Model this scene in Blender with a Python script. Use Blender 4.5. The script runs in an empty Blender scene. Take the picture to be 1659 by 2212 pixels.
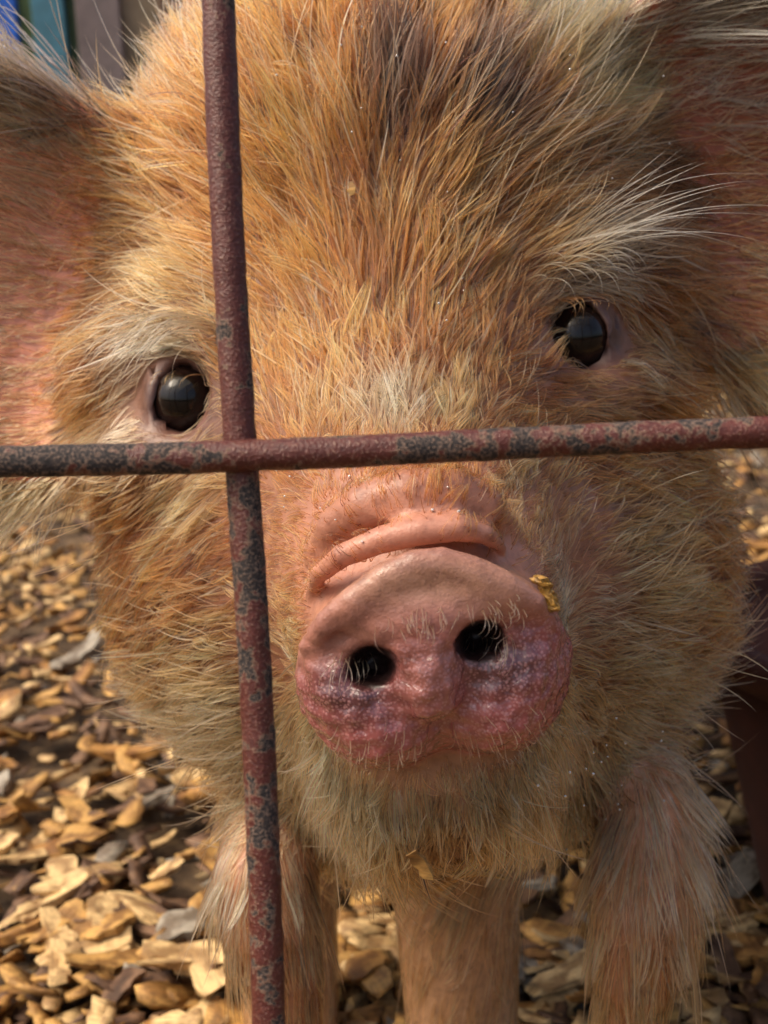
import bpy, math, random
import numpy as np
from mathutils import Matrix, Vector, kdtree

rng = np.random.default_rng(7)
random.seed(7)
scene = bpy.context.scene
COL = scene.collection

# ------------------------------------------------------------------ camera
IW, IH = 1659.0, 2212.0            # pixel frame used for measuring the photograph
FPX = 2700.0                       # focal length in those pixels
CAM_H = 0.36
PITCH = math.radians(12.0)
ROLL = math.radians(2.6)
CP = np.array([0.0, 0.0, CAM_H])
_f = np.array([0.0, math.cos(PITCH), -math.sin(PITCH)])
_u0 = np.array([0.0, math.sin(PITCH), math.cos(PITCH)])
_x0 = np.array([1.0, 0.0, 0.0])
CR = math.cos(ROLL) * _x0 - math.sin(ROLL) * _u0
CU = math.cos(ROLL) * _u0 + math.sin(ROLL) * _x0
CF = _f
BASIS = np.stack([CR, CU, CF])     # rows: camera right, up, forward in world axes

def c2w(p):
    return np.asarray(p) @ BASIS + CP
def w2c(p):
    return (np.asarray(p) - CP) @ BASIS.T
def P(px, py, d):                  # pixel + distance -> camera-axis coordinates (metres)
    return np.array([(px - IW / 2) / FPX * d, (IH / 2 - py) / FPX * d, d])
def PW(px, py, d):
    return c2w(P(px, py, d))
def pix(pc):
    return np.stack([pc[:, 0] / pc[:, 2] * FPX + IW / 2, IH / 2 - pc[:, 1] / pc[:, 2] * FPX], 1)

cd = bpy.data.cameras.new('camera')
cam = bpy.data.objects.new('camera', cd)
COL.objects.link(cam)
m = Matrix(((CR[0], CU[0], -CF[0], CP[0]), (CR[1], CU[1], -CF[1], CP[1]), (CR[2], CU[2], -CF[2], CP[2]), (0, 0, 0, 1)))
cam.matrix_world = m
cd.sensor_fit = 'HORIZONTAL'
cd.sensor_width = 36.0
cd.lens = 36.0 * FPX / IW
cd.clip_start = 0.01
cd.clip_end = 500.0
cd.dof.use_dof = True
cd.dof.focus_distance = 0.308
cd.dof.aperture_fstop = cd.lens / 2.1       # pupil of about 2.1 mm
scene.camera = cam

# ------------------------------------------------------------------ world, sun, exposure
SUN_EL, SUN_AZ = math.radians(56), math.radians(-106)   # azimuth clockwise from +Y: high on the left
w = bpy.data.worlds.new('World')
scene.world = w
w.use_nodes = True
nt = w.node_tree
for n in list(nt.nodes):
    nt.nodes.remove(n)
sky = nt.nodes.new('ShaderNodeTexSky')
sky.sky_type = 'NISHITA'
sky.sun_disc = False
sky.sun_elevation = SUN_EL
sky.sun_rotation = SUN_AZ
sky.air_density = 1.0
sky.dust_density = 7.0
sky.ozone_density = 0.6
bg = nt.nodes.new('ShaderNodeBackground')
bg.inputs['Strength'].default_value = 0.105
wo = nt.nodes.new('ShaderNodeOutputWorld')
nt.links.new(sky.outputs[0], bg.inputs[0])
nt.links.new(bg.outputs[0], wo.inputs[0])
sd = bpy.data.lights.new('sun', 'SUN')
sd.energy = 1.45
sd.angle = math.radians(28)
sd.color = (1.0, 0.87, 0.68)
sun = bpy.data.objects.new('sun', sd)
COL.objects.link(sun)
sv = Vector((math.cos(SUN_EL) * math.sin(SUN_AZ), math.cos(SUN_EL) * math.cos(SUN_AZ), math.sin(SUN_EL)))
sun.rotation_euler = sv.to_track_quat('Z', 'Y').to_euler()
sun.location = (-1, -1, 3)
vs = scene.view_settings
vs.view_transform = 'Standard'
vs.look = 'None'
vs.exposure = 0.96
vs.gamma = 1.0
vs.use_curve_mapping = False
scene.cycles.use_denoising = True
scene.cycles.max_bounces = 4
scene.cycles.use_light_tree = False
scene.cycles.use_adaptive_sampling = True
scene.cycles.adaptive_threshold = 0.02
scene.cycles.adaptive_min_samples = 24
scene.cycles.diffuse_bounces = 3
scene.cycles.glossy_bounces = 3
scene.cycles.transmission_bounces = 3
scene.cycles.caustics_reflective = False
scene.cycles.caustics_refractive = False

# ------------------------------------------------------------------ material helpers
def new_mat(name):
    mt = bpy.data.materials.new(name)
    mt.use_nodes = True
    t = mt.node_tree
    return mt, t, t.nodes['Principled BSDF']
def N(t, kind, **kw):
    n = t.nodes.new(kind)
    for k, v in kw.items():
        if k.startswith('i_'):
            n.inputs[k[2:]].default_value = v
        else:
            setattr(n, k, v)
    return n
def ramp(t, stops, fac=None, interp='LINEAR'):
    r = t.nodes.new('ShaderNodeValToRGB')
    e = r.color_ramp.elements
    r.color_ramp.interpolation = interp
    e[0].position, e[0].color = stops[0][0], (*stops[0][1], 1)
    e[1].position, e[1].color = stops[-1][0], (*stops[-1][1], 1)
    for p, c in stops[1:-1]:
        x = e.new(p)
        x.color = (*c, 1)
    if fac is not None:
        t.links.new(fac, r.inputs[0])
    return r
def mixc(t, fac, a, b, blend='MIX'):
    mx = t.nodes.new('ShaderNodeMix')
    mx.data_type = 'RGBA'
    mx.blend_type = blend
    for s, v in ((0, fac), (6, a), (7, b)):
        if hasattr(v, 'links'):
            t.links.new(v, mx.inputs[s])
        elif s == 0:
            mx.inputs[0].default_value = v
        else:
            mx.inputs[s].default_value = (*v, 1)
    return mx.outputs[2]
def bump(t, bsdf, height, strength, dist):
    b = N(t, 'ShaderNodeBump', i_Strength=strength, i_Distance=dist)
    t.links.new(height, b.inputs['Height'])
    t.links.new(b.outputs[0], bsdf.inputs['Normal'])
    return b

# painted steel rod: red oxide paint, scaled-off dark patches, rust rims
def rod_material():
    mt, t, b = new_mat('rusty_red_rod')
    geo = N(t, 'ShaderNodeNewGeometry')
    mp = N(t, 'ShaderNodeMapping')
    t.links.new(geo.outputs['Position'], mp.inputs[0])
    n1 = N(t, 'ShaderNodeTexNoise', i_Scale=210.0, i_Detail=4.0, i_Roughness=0.6)
    n2 = N(t, 'ShaderNodeTexNoise', i_Scale=900.0, i_Detail=6.0, i_Roughness=0.7)
    n3 = N(t, 'ShaderNodeTexNoise', i_Scale=45.0, i_Detail=3.0)
    v1 = N(t, 'ShaderNodeTexNoise', i_Scale=1800.0, i_Detail=3.0)
    for n in (n1, n2, n3, v1):
        t.links.new(mp.outputs[0], n.inputs['Vector'])
    s = N(t, 'ShaderNodeMath', operation='ADD')
    t.links.new(n1.outputs[0], s.inputs[0])
    k = N(t, 'ShaderNodeMath', operation='MULTIPLY_ADD')
    t.links.new(n2.outputs[0], k.inputs[0]); k.inputs[1].default_value = 0.28; k.inputs[2].default_value = -0.14
    t.links.new(k.outputs[0], s.inputs[1])
    s2 = N(t, 'ShaderNodeMath', operation='MULTIPLY_ADD')
    t.links.new(n3.outputs[0], s2.inputs[0]); s2.inputs[1].default_value = 0.5
    t.links.new(s.outputs[0], s2.inputs[2])
    at = N(t, 'ShaderNodeAttribute', attribute_name='scale_off')
    s3 = N(t, 'ShaderNodeMath', operation='ADD')
    t.links.new(s2.outputs[0], s3.inputs[0]); t.links.new(at.outputs['Fac'], s3.inputs[1])
    paint = ramp(t, [(0.3, (0.052, 0.012, 0.009)), (0.55, (0.095, 0.022, 0.015)), (0.75, (0.15, 0.045, 0.032))], n2.outputs[0])
    bare = ramp(t, [(0.3, (0.006, 0.005, 0.006)), (0.5, (0.028, 0.022, 0.021)), (0.66, (0.17, 0.11, 0.08))], v1.outputs[0])
    edge = ramp(t, [(0.805, (0, 0, 0)), (0.825, (1, 1, 1)), (0.838, (0, 0, 0))], s3.outputs[0])
    msk = ramp(t, [(0.825, (0, 0, 0)), (0.84, (1, 1, 1))], s3.outputs[0])
    fleck = ramp(t, [(0.60, (0, 0, 0)), (0.66, (0.7, 0.7, 0.7))], v1.outputs[0])
    c0 = mixc(t, fleck.outputs[0], paint.outputs[0], (0.24, 0.14, 0.10))
    c1 = mixc(t, msk.outputs[0], c0, bare.outputs[0])
    c2 = mixc(t, edge.outputs[0], c1, (0.27, 0.17, 0.11))
    t.links.new(c2, b.inputs['Base Color'])
    rr = ramp(t, [(0.0, (0.42,) * 3), (1.0, (0.8,) * 3)], msk.outputs[0])
    t.links.new(rr.outputs[0], b.inputs['Roughness'])
    b.inputs['Specular IOR Level'].default_value = 0.4
    inv = N(t, 'ShaderNodeMath', operation='MULTIPLY_ADD')
    t.links.new(msk.outputs[0], inv.inputs[0]); inv.inputs[1].default_value = -0.6
    t.links.new(v1.outputs[0], inv.inputs[2])
    bump(t, b, inv.outputs[0], 0.6, 0.0006)
    return mt

def skin_material():
    mt, t, b = new_mat('piglet_skin')
    at = N(t, 'ShaderNodeAttribute', attribute_name='skin_col')
    geo = N(t, 'ShaderNodeNewGeometry')
    n1 = N(t, 'ShaderNodeTexNoise', i_Scale=260.0, i_Detail=5.0, i_Roughness=0.6)
    n2 = N(t, 'ShaderNodeTexNoise', i_Scale=1500.0, i_Detail=3.0)
    vo = N(t, 'ShaderNodeTexVoronoi', i_Scale=1150.0)
    wet = N(t, 'ShaderNodeAttribute', attribute_name='wet')
    for n in (n1, n2, vo):
        t.links.new(geo.outputs['Position'], n.inputs['Vector'])
    mul = ramp(t, [(0.3, (0.66, 0.6, 0.6)), (0.5, (0.95, 0.93, 0.92)), (0.7, (1.12, 1.1, 1.1))], n1.outputs[0])
    c = mixc(t, 1.0, at.outputs['Color'], mul.outputs[0], 'MULTIPLY')
    # small pale papillae on the wet disc
    dots = ramp(t, [(0.0, (1, 1, 1)), (0.32, (1, 1, 1)), (0.5, (0, 0, 0))], vo.outputs['Distance'])
    fd = N(t, 'ShaderNodeMath', operation='MULTIPLY')
    t.links.new(dots.outputs[0], fd.inputs[0]); t.links.new(wet.outputs['Fac'], fd.inputs[1])
    fd2 = N(t, 'ShaderNodeMath', operation='MULTIPLY')
    t.links.new(fd.outputs[0], fd2.inputs[0]); fd2.inputs[1].default_value = 0.35
    c = mixc(t, fd2.outputs[0], c, (0.62, 0.30, 0.28))
    t.links.new(c, b.inputs['Base Color'])
    rg = N(t, 'ShaderNodeMath', operation='MULTIPLY_ADD')
    t.links.new(wet.outputs['Fac'], rg.inputs[0]); rg.inputs[1].default_value = -0.22; rg.inputs[2].default_value = 0.42
    t.links.new(rg.outputs[0], b.inputs['Roughness'])
    b.inputs['Specular IOR Level'].default_value = 0.5
    cw = N(t, 'ShaderNodeMath', operation='MULTIPLY')
    t.links.new(wet.outputs['Fac'], cw.inputs[0]); cw.inputs[1].default_value = 1.0
    t.links.new(cw.outputs[0], b.inputs['Coat Weight'])
    b.inputs['Coat Roughness'].default_value = 0.045
    h = N(t, 'ShaderNodeMath', operation='MULTIPLY_ADD')
    t.links.new(fd.outputs[0], h.inputs[0]); h.inputs[1].default_value = 0.8
    t.links.new(n2.outputs[0], h.inputs[2])
    h2 = N(t, 'ShaderNodeMath', operation='MULTIPLY_ADD')
    t.links.new(n1.outputs[0], h2.inputs[0]); h2.inputs[1].default_value = 1.6
    t.links.new(h.outputs[0], h2.inputs[2])
    bp = bump(t, b, h2.outputs[0], 0.30, 0.0005)
    n4 = N(t, 'ShaderNodeTexNoise', i_Scale=260.0, i_Detail=2.0, i_Distortion=0.8)
    t.links.new(geo.outputs['Position'], n4.inputs['Vector'])
    b2 = N(t, 'ShaderNodeBump', i_Strength=1.0, i_Distance=0.0016)
    t.links.new(n4.outputs[0], b2.inputs['Height'])
    t.links.new(b2.outputs[0], b.inputs['Coat Normal'])
    return mt

def fur_material(name, tint=(1, 1, 1), rough=0.42):
    mt, t, b = new_mat(name)
    t.nodes.remove(b)
    at = N(t, 'ShaderNodeAttribute', attribute_name='fur_col')
    hi = N(t, 'ShaderNodeHairInfo')
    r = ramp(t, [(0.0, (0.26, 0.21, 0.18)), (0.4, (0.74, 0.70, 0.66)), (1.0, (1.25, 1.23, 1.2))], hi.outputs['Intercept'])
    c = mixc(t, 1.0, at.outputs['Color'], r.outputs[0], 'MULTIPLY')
    c = mixc(t, 1.0, c, tint, 'MULTIPLY')
    h = N(t, 'ShaderNodeBsdfHairPrincipled')
    h.model = 'CHIANG'
    h.parametrization = 'COLOR'
    t.links.new(c, h.inputs['Color'])
    h.inputs['Roughness'].default_value = rough
    h.inputs['Radial Roughness'].default_value = 0.6
    h.inputs['Random Roughness'].default_value = 0.2
    h.inputs['IOR'].default_value = 1.42
    t.links.new(h.outputs[0], t.nodes['Material Output'].inputs['Surface'])
    return mt

def simple_mat(name, col, rough=0.6, noise_scale=30.0, var=0.35, bump_s=0.3, bump_d=0.002, detail=5.0):
    mt, t, b = new_mat(name)
    geo = N(t, 'ShaderNodeNewGeometry')
    n1 = N(t, 'ShaderNodeTexNoise', i_Scale=noise_scale, i_Detail=detail, i_Roughness=0.6)
    t.links.new(geo.outputs['Position'], n1.inputs['Vector'])
    lo = tuple(c * (1 - var) for c in col); hi = tuple(min(1, c * (1 + var)) for c in col)
    r = ramp(t, [(0.3, lo), (0.5, col), (0.7, hi)], n1.outputs[0])
    t.links.new(r.outputs[0], b.inputs['Base Color'])
    b.inputs['Roughness'].default_value = rough
    if bump_s:
        bump(t, b, n1.outputs[0], bump_s, bump_d)
    return mt

def mesh_obj(name, verts, faces, mat, parent=None, smooth=True, loc=None):
    me = bpy.data.meshes.new(name)
    verts = np.asarray(verts, dtype=np.float32)
    if isinstance(faces, np.ndarray):
        k = faces.shape[1]
        me.vertices.add(len(verts))
        me.vertices.foreach_set('co', verts.ravel())
        me.loops.add(faces.size)
        me.loops.foreach_set('vertex_index', faces.astype(np.int32).ravel())
        me.polygons.add(len(faces))
        me.polygons.foreach_set('loop_start', np.arange(0, faces.size, k, dtype=np.int32))
        me.update(calc_edges=True)
        me.validate()
    else:
        me.from_pydata([tuple(v) for v in verts], [], faces)
        me.update()
    if smooth:
        me.polygons.foreach_set('use_smooth', np.ones(len(me.polygons), dtype=bool))
    if mat is not None:
        me.materials.append(mat)
    o = bpy.data.objects.new(name, me)
    COL.objects.link(o)
    if parent is not None:
        o.parent = parent
    if loc is not None:
        o.location = loc
    return o

def empty(name, loc, label, cat, group=None):
    o = bpy.data.objects.new(name, None)
    o.empty_display_size = 0.05
    o.location = loc
    COL.objects.link(o)
    return tag(o, label, cat, group)
def tag(o, label, cat, group=None):
    o['label'] = label
    o['category'] = cat
    if group:
        o['group'] = group
    return o

# ------------------------------------------------------------------ the setting: ground
gm, t, b = new_mat('trodden_litter')
geo = N(t, 'ShaderNodeNewGeometry')
na = N(t, 'ShaderNodeTexNoise', i_Scale=55.0, i_Detail=8.0, i_Roughness=0.7)
nb = N(t, 'ShaderNodeTexVoronoi', i_Scale=45.0)
for n in (na, nb):
    t.links.new(geo.outputs['Position'], n.inputs['Vector'])
r1 = ramp(t, [(0.25, (0.03, 0.018, 0.010)), (0.5, (0.10, 0.06, 0.03)), (0.72, (0.30, 0.19, 0.09))], na.outputs[0])
nbw = N(t, 'ShaderNodeRGBToBW'); t.links.new(nb.outputs['Color'], nbw.inputs[0])
r2 = mixc(t, 0.4, r1.outputs[0], nbw.outputs[0], 'SOFT_LIGHT')
t.links.new(r2, b.inputs['Base Color'])
b.inputs['Roughness'].default_value = 0.9
bump(t, b, na.outputs[0], 0.8, 0.012)
gx, gy = np.meshgrid(np.linspace(-1, 1, 81), np.linspace(-1, 1, 81), indexing='ij')
GX = np.sign(gx) * np.abs(gx) ** 3 * 60
GY = np.sign(gy) * np.abs(gy) ** 3 * 60 + 1.0
GZ = 0.006 * np.sin(GX * 5.1 + 1) * np.cos(GY * 4.3) + 0.004 * np.sin(GX * 13 + GY * 9)
GZ *= (np.hypot(GX, GY) < 8)
gi = np.arange(81 * 81).reshape(81, 81)
gf = np.stack([gi[:-1, :-1], gi[1:, :-1], gi[1:, 1:], gi[:-1, 1:]], -1).reshape(-1, 4)
ground = mesh_obj('ground', np.stack([GX, GY, GZ - 0.008], -1).reshape(-1, 3), gf, gm)
ground['kind'] = 'structure'

# ------------------------------------------------------------------ wood chips
def chip_mesh(seed, L, W, T):
    r = np.random.default_rng(seed)
    nu = 7
    vs_, fs_ = [], []
    prof_u = np.linspace(-1, 1, nu)
    curl = r.uniform(-0.25, 0.4); twist = r.uniform(-0.5, 0.5); taper = r.uniform(0.05, 0.6)
    for u in prof_u:
        hw = W * 0.5 * (1 - abs(u) ** 3.0 * taper) * r.uniform(0.78, 1.15) + 0.0008
        x = u * L * 0.5
        z = curl * L * 0.35 * u * u
        a = twist * u
        sh = r.uniform(-0.12, 0.12) * W
        for s, tt in ((-1, -1), (1, -1), (1, 1), (-1, 1)):
            y0 = s * hw + sh; z0 = tt * T * 0.5 * (1 - 0.5 * u * u)
            vs_.append((x + (r.uniform(-1, 1) * L * 0.09 if abs(u) == 1 else 0), y0 * math.cos(a) - z0 * math.sin(a), z + y0 * math.sin(a) + z0 * math.cos(a)))
    for i in range(nu - 1):
        for k in range(4):
            fs_.append((i * 4 + k, i * 4 + (k + 1) % 4, (i + 1) * 4 + (k + 1) % 4, (i + 1) * 4 + k))
    fs_.append((3, 2, 1, 0)); e = (nu - 1) * 4
    fs_.append((e, e + 1, e + 2, e + 3))
    v = np.array(vs_); v[:, 2] -= v[:, 2].mean()
    return v, fs_

CHIP_COLS = [((0.62, 0.42, 0.19), 'pale cream'), ((0.48, 0.27, 0.075), 'golden tan'), ((0.40, 0.20, 0.05), 'orange brown'),
             ((0.16, 0.085, 0.042), 'dark brown bark'), ((0.30, 0.26, 0.20), 'weathered grey')]
def chip_material(name, col):
    mt, t, b = new_mat(name)
    tc = N(t, 'ShaderNodeTexCoord')
    mp = N(t, 'ShaderNodeMapping'); mp.inputs['Scale'].default_value = (60, 700, 700)
    t.links.new(tc.outputs['Object'], mp.inputs[0])
    n1 = N(t, 'ShaderNodeTexNoise', i_Scale=1.0, i_Detail=5.0, i_Roughness=0.65)
    t.links.new(mp.outputs[0], n1.inputs['Vector'])
    n2 = N(t, 'ShaderNodeTexNoise', i_Scale=90.0, i_Detail=3.0)
    t.links.new(tc.outputs['Object'], n2.inputs['Vector'])
    r_ = ramp(t, [(0.3, tuple(c * 0.45 for c in col)), (0.5, col), (0.72, tuple(min(0.8, c * 1.35) for c in col))], n1.outputs[0])
    st = ramp(t, [(0.42, (0.45, 0.38, 0.32)), (0.58, (1, 1, 1))], n2.outputs[0])
    c = mixc(t, 1.0, r_.outputs[0], st.outputs[0], 'MULTIPLY')
    t.links.new(c, b.inputs['Base Color'])
    b.inputs['Roughness'].default_value = 0.7
    bump(t, b, n1.outputs[0], 0.5, 0.001)
    return mt
chip_mats = [chip_material('chip_' + c[1].replace(' ', '_'), c[0]) for c in CHIP_COLS]
shapes = []
for k in range(14):
    r_ = np.random.default_rng(100 + k)
    shapes.append(chip_mesh(200 + k, r_.uniform(0.018, 0.048), r_.uniform(0.006, 0.019), r_.uniform(0.0025, 0.0065)))

def rot_small(a, tx, ty):
    ca, sa = math.cos(a), math.sin(a)
    Rz = np.array([[ca, -sa, 0], [sa, ca, 0], [0, 0, 1]])
    cx, sx = math.cos(tx), math.sin(tx); cy, sy = math.cos(ty), math.sin(ty)
    return Rz @ np.array([[1, 0, 0], [0, cx, -sx], [0, sx, cx]]) @ np.array([[cy, 0, sy], [0, 1, 0], [-sy, 0, cy]])

# the scattered litter (too many to count)
def litter(n, seed):
    r = np.random.default_rng(seed)
    V, Fc, MI = [], [], []
    off = 0
    # polar scatter, denser near the piglets
    d = 0.18 + 5.2 * r.random(n) ** 1.9
    th = r.uniform(-0.62, 0.62, n) * np.where(d < 1.3, 2.0, 1.25)
    X = d * np.sin(th) * 1.1; Y = d * np.cos(th)
    fa = [np.array([list(q) for q in s[1]]) for s in shapes]
    for i in range(n):
        k = int(r.integers(len(shapes)))
        sc = r.choice([0.45, 0.7, 0.95, 1.15], p=[0.35, 0.3, 0.22, 0.13])
        R_ = rot_small(r.uniform(0, 6.28), r.normal(0, 0.35), r.normal(0, 0.3))
        v = (shapes[k][0] * sc) @ R_.T
        v += (X[i], Y[i], 0.004 + r.random() * 0.016)
        V.append(v); Fc.append(fa[k] + off); off += len(v)
        MI.append(np.full(len(fa[k]), r.choice(5, p=[0.29, 0.25, 0.14, 0.25, 0.07])))
    o = mesh_obj('wood_chip_litter', np.concatenate(V), np.concatenate(Fc), None, smooth=False)
    for cm in chip_mats:
        o.data.materials.append(cm)
    o.data.polygons.foreach_set('material_index', np.concatenate(MI).astype(np.int32))
    o['kind'] = 'stuff'
    return tag(o, 'deep bed of mixed wood chips and bark covering the pen floor', 'wood chips')
litter(26000, 5)

# the chips that can be picked out one by one
shape_me = []
for k, (v, f) in enumerate(shapes):
    row = []
    for ci in range(5):
        me = bpy.data.meshes.new('wood_chip'); me.from_pydata([tuple(q) for q in v], [], f); me.update()
        me.materials.append(chip_mats[ci]); row.append(me)
    shape_me.append(row)
CHIP_LABEL = ['pale cream wood chip lying loose on the litter', 'golden tan wood chip lying loose on the litter',
              'orange brown wood chip lying loose on the litter', 'dark brown bark chip lying loose on the litter',
              'weathered grey wood chip lying loose on the litter']
def put_chip(x, y, ci, k, sc, a, tx, ty, z):
    o = bpy.data.objects.new('wood_chip', shape_me[k][ci])
    COL.objects.link(o)
    o.location = (x, y, z); o.rotation_euler = (tx, ty, a); o.scale = (sc,) * 3
    tag(o, CHIP_LABEL[ci], 'wood chip', CHIP_LABEL[ci].split(' lying')[0] + 's on the pen floor')
r_ = np.random.default_rng(42)
for i in range(230):
    px = r_.uniform(-60, 1720); py = 1150 + 1060 * r_.random() ** 0.6
    ray = c2w(P(px, py, 1.0)) - CP
    s = CAM_H / -ray[2]
    q = CP + ray * s
    put_chip(q[0], q[1], int(r_.choice(5, p=[0.38, 0.26, 0.14, 0.14, 0.08])), int(r_.integers(14)), r_.uniform(0.75, 1.25),
             r_.uniform(0, 6.28), r_.normal(0, 0.22), r_.normal(0, 0.22), 0.018 + r_.random() * 0.008)

# ------------------------------------------------------------------ painted board fence far behind
BOARDS = [(-330, -250, (0.10, 0.05, 0.03)), (-240, -160, (0.03, 0.12, 0.20)), (-150, -75, (0.20, 0.14, 0.08)), (-66, 14, (0.10, 0.016, 0.014)),
          (20, 44, (0.15, 0.13, 0.08)), (52, 112, (0.005, 0.10, 0.50)), (130, 166, (0.13, 0.19, 0.06)), (170, 224, (0.045, 0.16, 0.22)),
          (232, 252, (0.03, 0.06, 0.02)), (256, 334, (0.15, 0.115, 0.11)), (342, 420, (0.27, 0.20, 0.12))]
x_ = 428
pal = [(0.15, 0.115, 0.11), (0.13, 0.19, 0.06), (0.045, 0.16, 0.22), (0.2, 0.14, 0.08), (0.10, 0.05, 0.03)]
while x_ < 2300:
    BOARDS.append((x_, x_ + 82, pal[(x_ // 90) % 5])); x_ += 92
BD = 3.2
fence = empty('board_fence', (0, BD, 0), 'tall fence of upright boards painted blue, green, grey and dark red behind the pen', 'fence')
for bi_, (a, c, col) in enumerate(BOARDS):
    if bi_ + 1 < len(BOARDS):
        c = BOARDS[bi_ + 1][0] + 3            # neighbours overlap, every other board stands proud
    x0 = (a - IW / 2) / FPX * BD; x1 = (c - IW / 2) / FPX * BD
    wd = x1 - x0; th = 0.011; H = 1.55 + random.uniform(-0.03, 0.03)
    bv = 0.003
    prof = [(-wd / 2, -th + bv), (-wd / 2 + bv, -th), (wd / 2 - bv, -th), (wd / 2, -th + bv), (wd / 2, th), (-wd / 2, th)]
    vv = [(p[0], p[1], 0.0) for p in prof] + [(p[0], p[1], H - (0.012 if i in (0, 5) else 0)) for i, p in enumerate(prof)]
    ff = [(i, (i + 1) % 6, 6 + (i + 1) % 6, 6 + i) for i in range(6)] + [tuple(range(5, -1, -1)), tuple(range(6, 12))]
    o = mesh_obj('board', vv, ff, simple_mat('board_paint', col, 0.65, 25, 0.25, 0.2, 0.003), fence, smooth=False)
    o.location = ((x0 + x1) / 2, random.uniform(-0.004, 0.004) - (0.030 if bi_ % 2 else 0), 0)
    o.rotation_euler = (0, random.uniform(-0.006, 0.006), 0)
rx0 = (BOARDS[0][0] - IW / 2) / FPX * BD; rx1 = (BOARDS[-1][1] - IW / 2) / FPX * BD
for z in (0.35, 1.2):
    vv = [(x, y, z + dz) for x in (rx0, rx1) for (y, dz) in ((0.018, -0.04), (0.055, -0.04), (0.055, 0.04), (0.018, 0.04))]
    mesh_obj('rail', vv, [(0, 1, 2, 3), (7, 6, 5, 4), (0, 4, 5, 1), (1, 5, 6, 2), (2, 6, 7, 3), (3, 7, 4, 0)],
             simple_mat('rail_wood', (0.10, 0.07, 0.045), 0.8, 20), fence, smooth=False)

# ------------------------------------------------------------------ signed-distance piglet (camera axes, metres)
def smin(a, b, k):
    h = np.clip(0.5 + 0.5 * (b - a) / k, 0, 1)
    return b * (1 - h) + a * h - k * h * (1 - h)
def smax(a, b, k):
    return -smin(-a, -b, k)
HR = math.radians(8.0)
RH = np.array([[math.cos(HR), math.sin(HR), 0], [-math.sin(HR), math.cos(HR), 0], [0, 0, 1]])   # head axes as rows
def ell(p, c, r, R=RH):
    q = (p - np.asarray(c, np.float32)) @ np.asarray(R, np.float32).T
    r = np.asarray(r, np.float32)
    k0 = np.sqrt(((q / r) ** 2).sum(1)) + 1e-9
    k1 = np.sqrt(((q / (r * r)) ** 2).sum(1)) + 1e-9
    return k0 * (k0 - 1) / k1
def cap(p, a, b, ra, rb):
    a = np.asarray(a, np.float32); b = np.asarray(b, np.float32)
    ba = b - a
    h = np.clip(((p - a) @ ba) / (ba @ ba), 0, 1)
    d = p - a - h[:, None] * ba
    return np.sqrt((d * d).sum(1)) - (ra + (rb - ra) * h)
def chain(p, pts, rads, k=None):
    f = None
    for i in range(len(pts) - 1):
        g = cap(p, pts[i], pts[i + 1], rads[i], rads[i + 1])
        f = g if f is None else np.minimum(f, g)
    return f

# --- eyes
EYE_L, EYE_R = P(405, 864, 0.3905), P(1243, 732, 0.3900)
EYE_RAD = 0.0115

RW = BASIS  # rows map world axes -> use R = world axes expressed in camera coordinates
RWORLD = BASIS @ np.eye(3)
WAX = BASIS.T      # rows: world x,y,z axes in camera coordinates
def Wc(x, y, z):
    return w2c(np.array([x, y, z]))

def f_head(p):
    f = ell(p, P(845, 530, 0.480), (0.100, 0.112, 0.108))
    f = smin(f, ell(p, P(528, 1270, 0.440), (0.046, 0.058, 0.056)), 0.03)
    f = smin(f, ell(p, P(1283, 1205, 0.440), (0.046, 0.060, 0.056)), 0.03)
    f = smin(f, ell(p, P(900, 1180, 0.455), (0.086, 0.080, 0.065)), 0.03)
    # muzzle
    f = smin(f, cap(p, P(835, 900, 0.430), P(922, 1340, 0.3185), 0.066, 0.0345), 0.032)
    f = smin(f, ell(p, P(1175, 1260, 0.392), (0.034, 0.046, 0.036)), 0.03)
    f = smin(f, ell(p, P(640, 1310, 0.392), (0.034, 0.046, 0.036)), 0.03)
    # lower jaw
    f = smin(f, cap(p, P(935, 1500, 0.44), P(942, 1605, 0.323), 0.062, 0.030), 0.016)
    f = smin(f, ell(p, P(820, 850, 0.452), (0.104, 0.062, 0.078)), 0.03)
    f = smin(f, ell(p, P(930, 1570, 0.425), (0.069, 0.040, 0.050)), 0.02)
    # brow ridges
    f = smin(f, cap(p, P(285, 780, 0.410), P(450, 712, 0.400), 0.014, 0.017), 0.018)
    f = smin(f, cap(p, P(1165, 592, 0.400), P(1350, 600, 0.409), 0.017, 0.014), 0.018)
    # under-eye pads
    f = smin(f, ell(p, P(375, 985, 0.402), (0.024, 0.012, 0.02)), 0.016)
    f = smin(f, ell(p, P(1285, 865, 0.402), (0.026, 0.012, 0.02)), 0.016)
    for e, sgn in ((EYE_L, -1), (EYE_R, 1)):
        # socket, then lids hugging the ball
        f = smax(f, -ell(p, e + np.array([0, 0, -0.004]), (0.0120, 0.0130, 0.013)), 0.006)
        q = (p - e.astype(np.float32)) @ RH.T.astype(np.float32)
        rad = np.sqrt((q * q).sum(1))
        lid = np.abs(rad - EYE_RAD - 0.0004) - 0.0018
        hole = np.sqrt((q[:, 0] / 0.0084) ** 2 + ((q[:, 1] + 0.0002) / 0.0099) ** 2)
        hole = np.where(q[:, 2] < 0, (1.0 - hole) * 0.0085, -0.02)
        lid = smax(lid, hole, 0.0015)
        f = smin(f, lid, 0.003)
    return f

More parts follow.
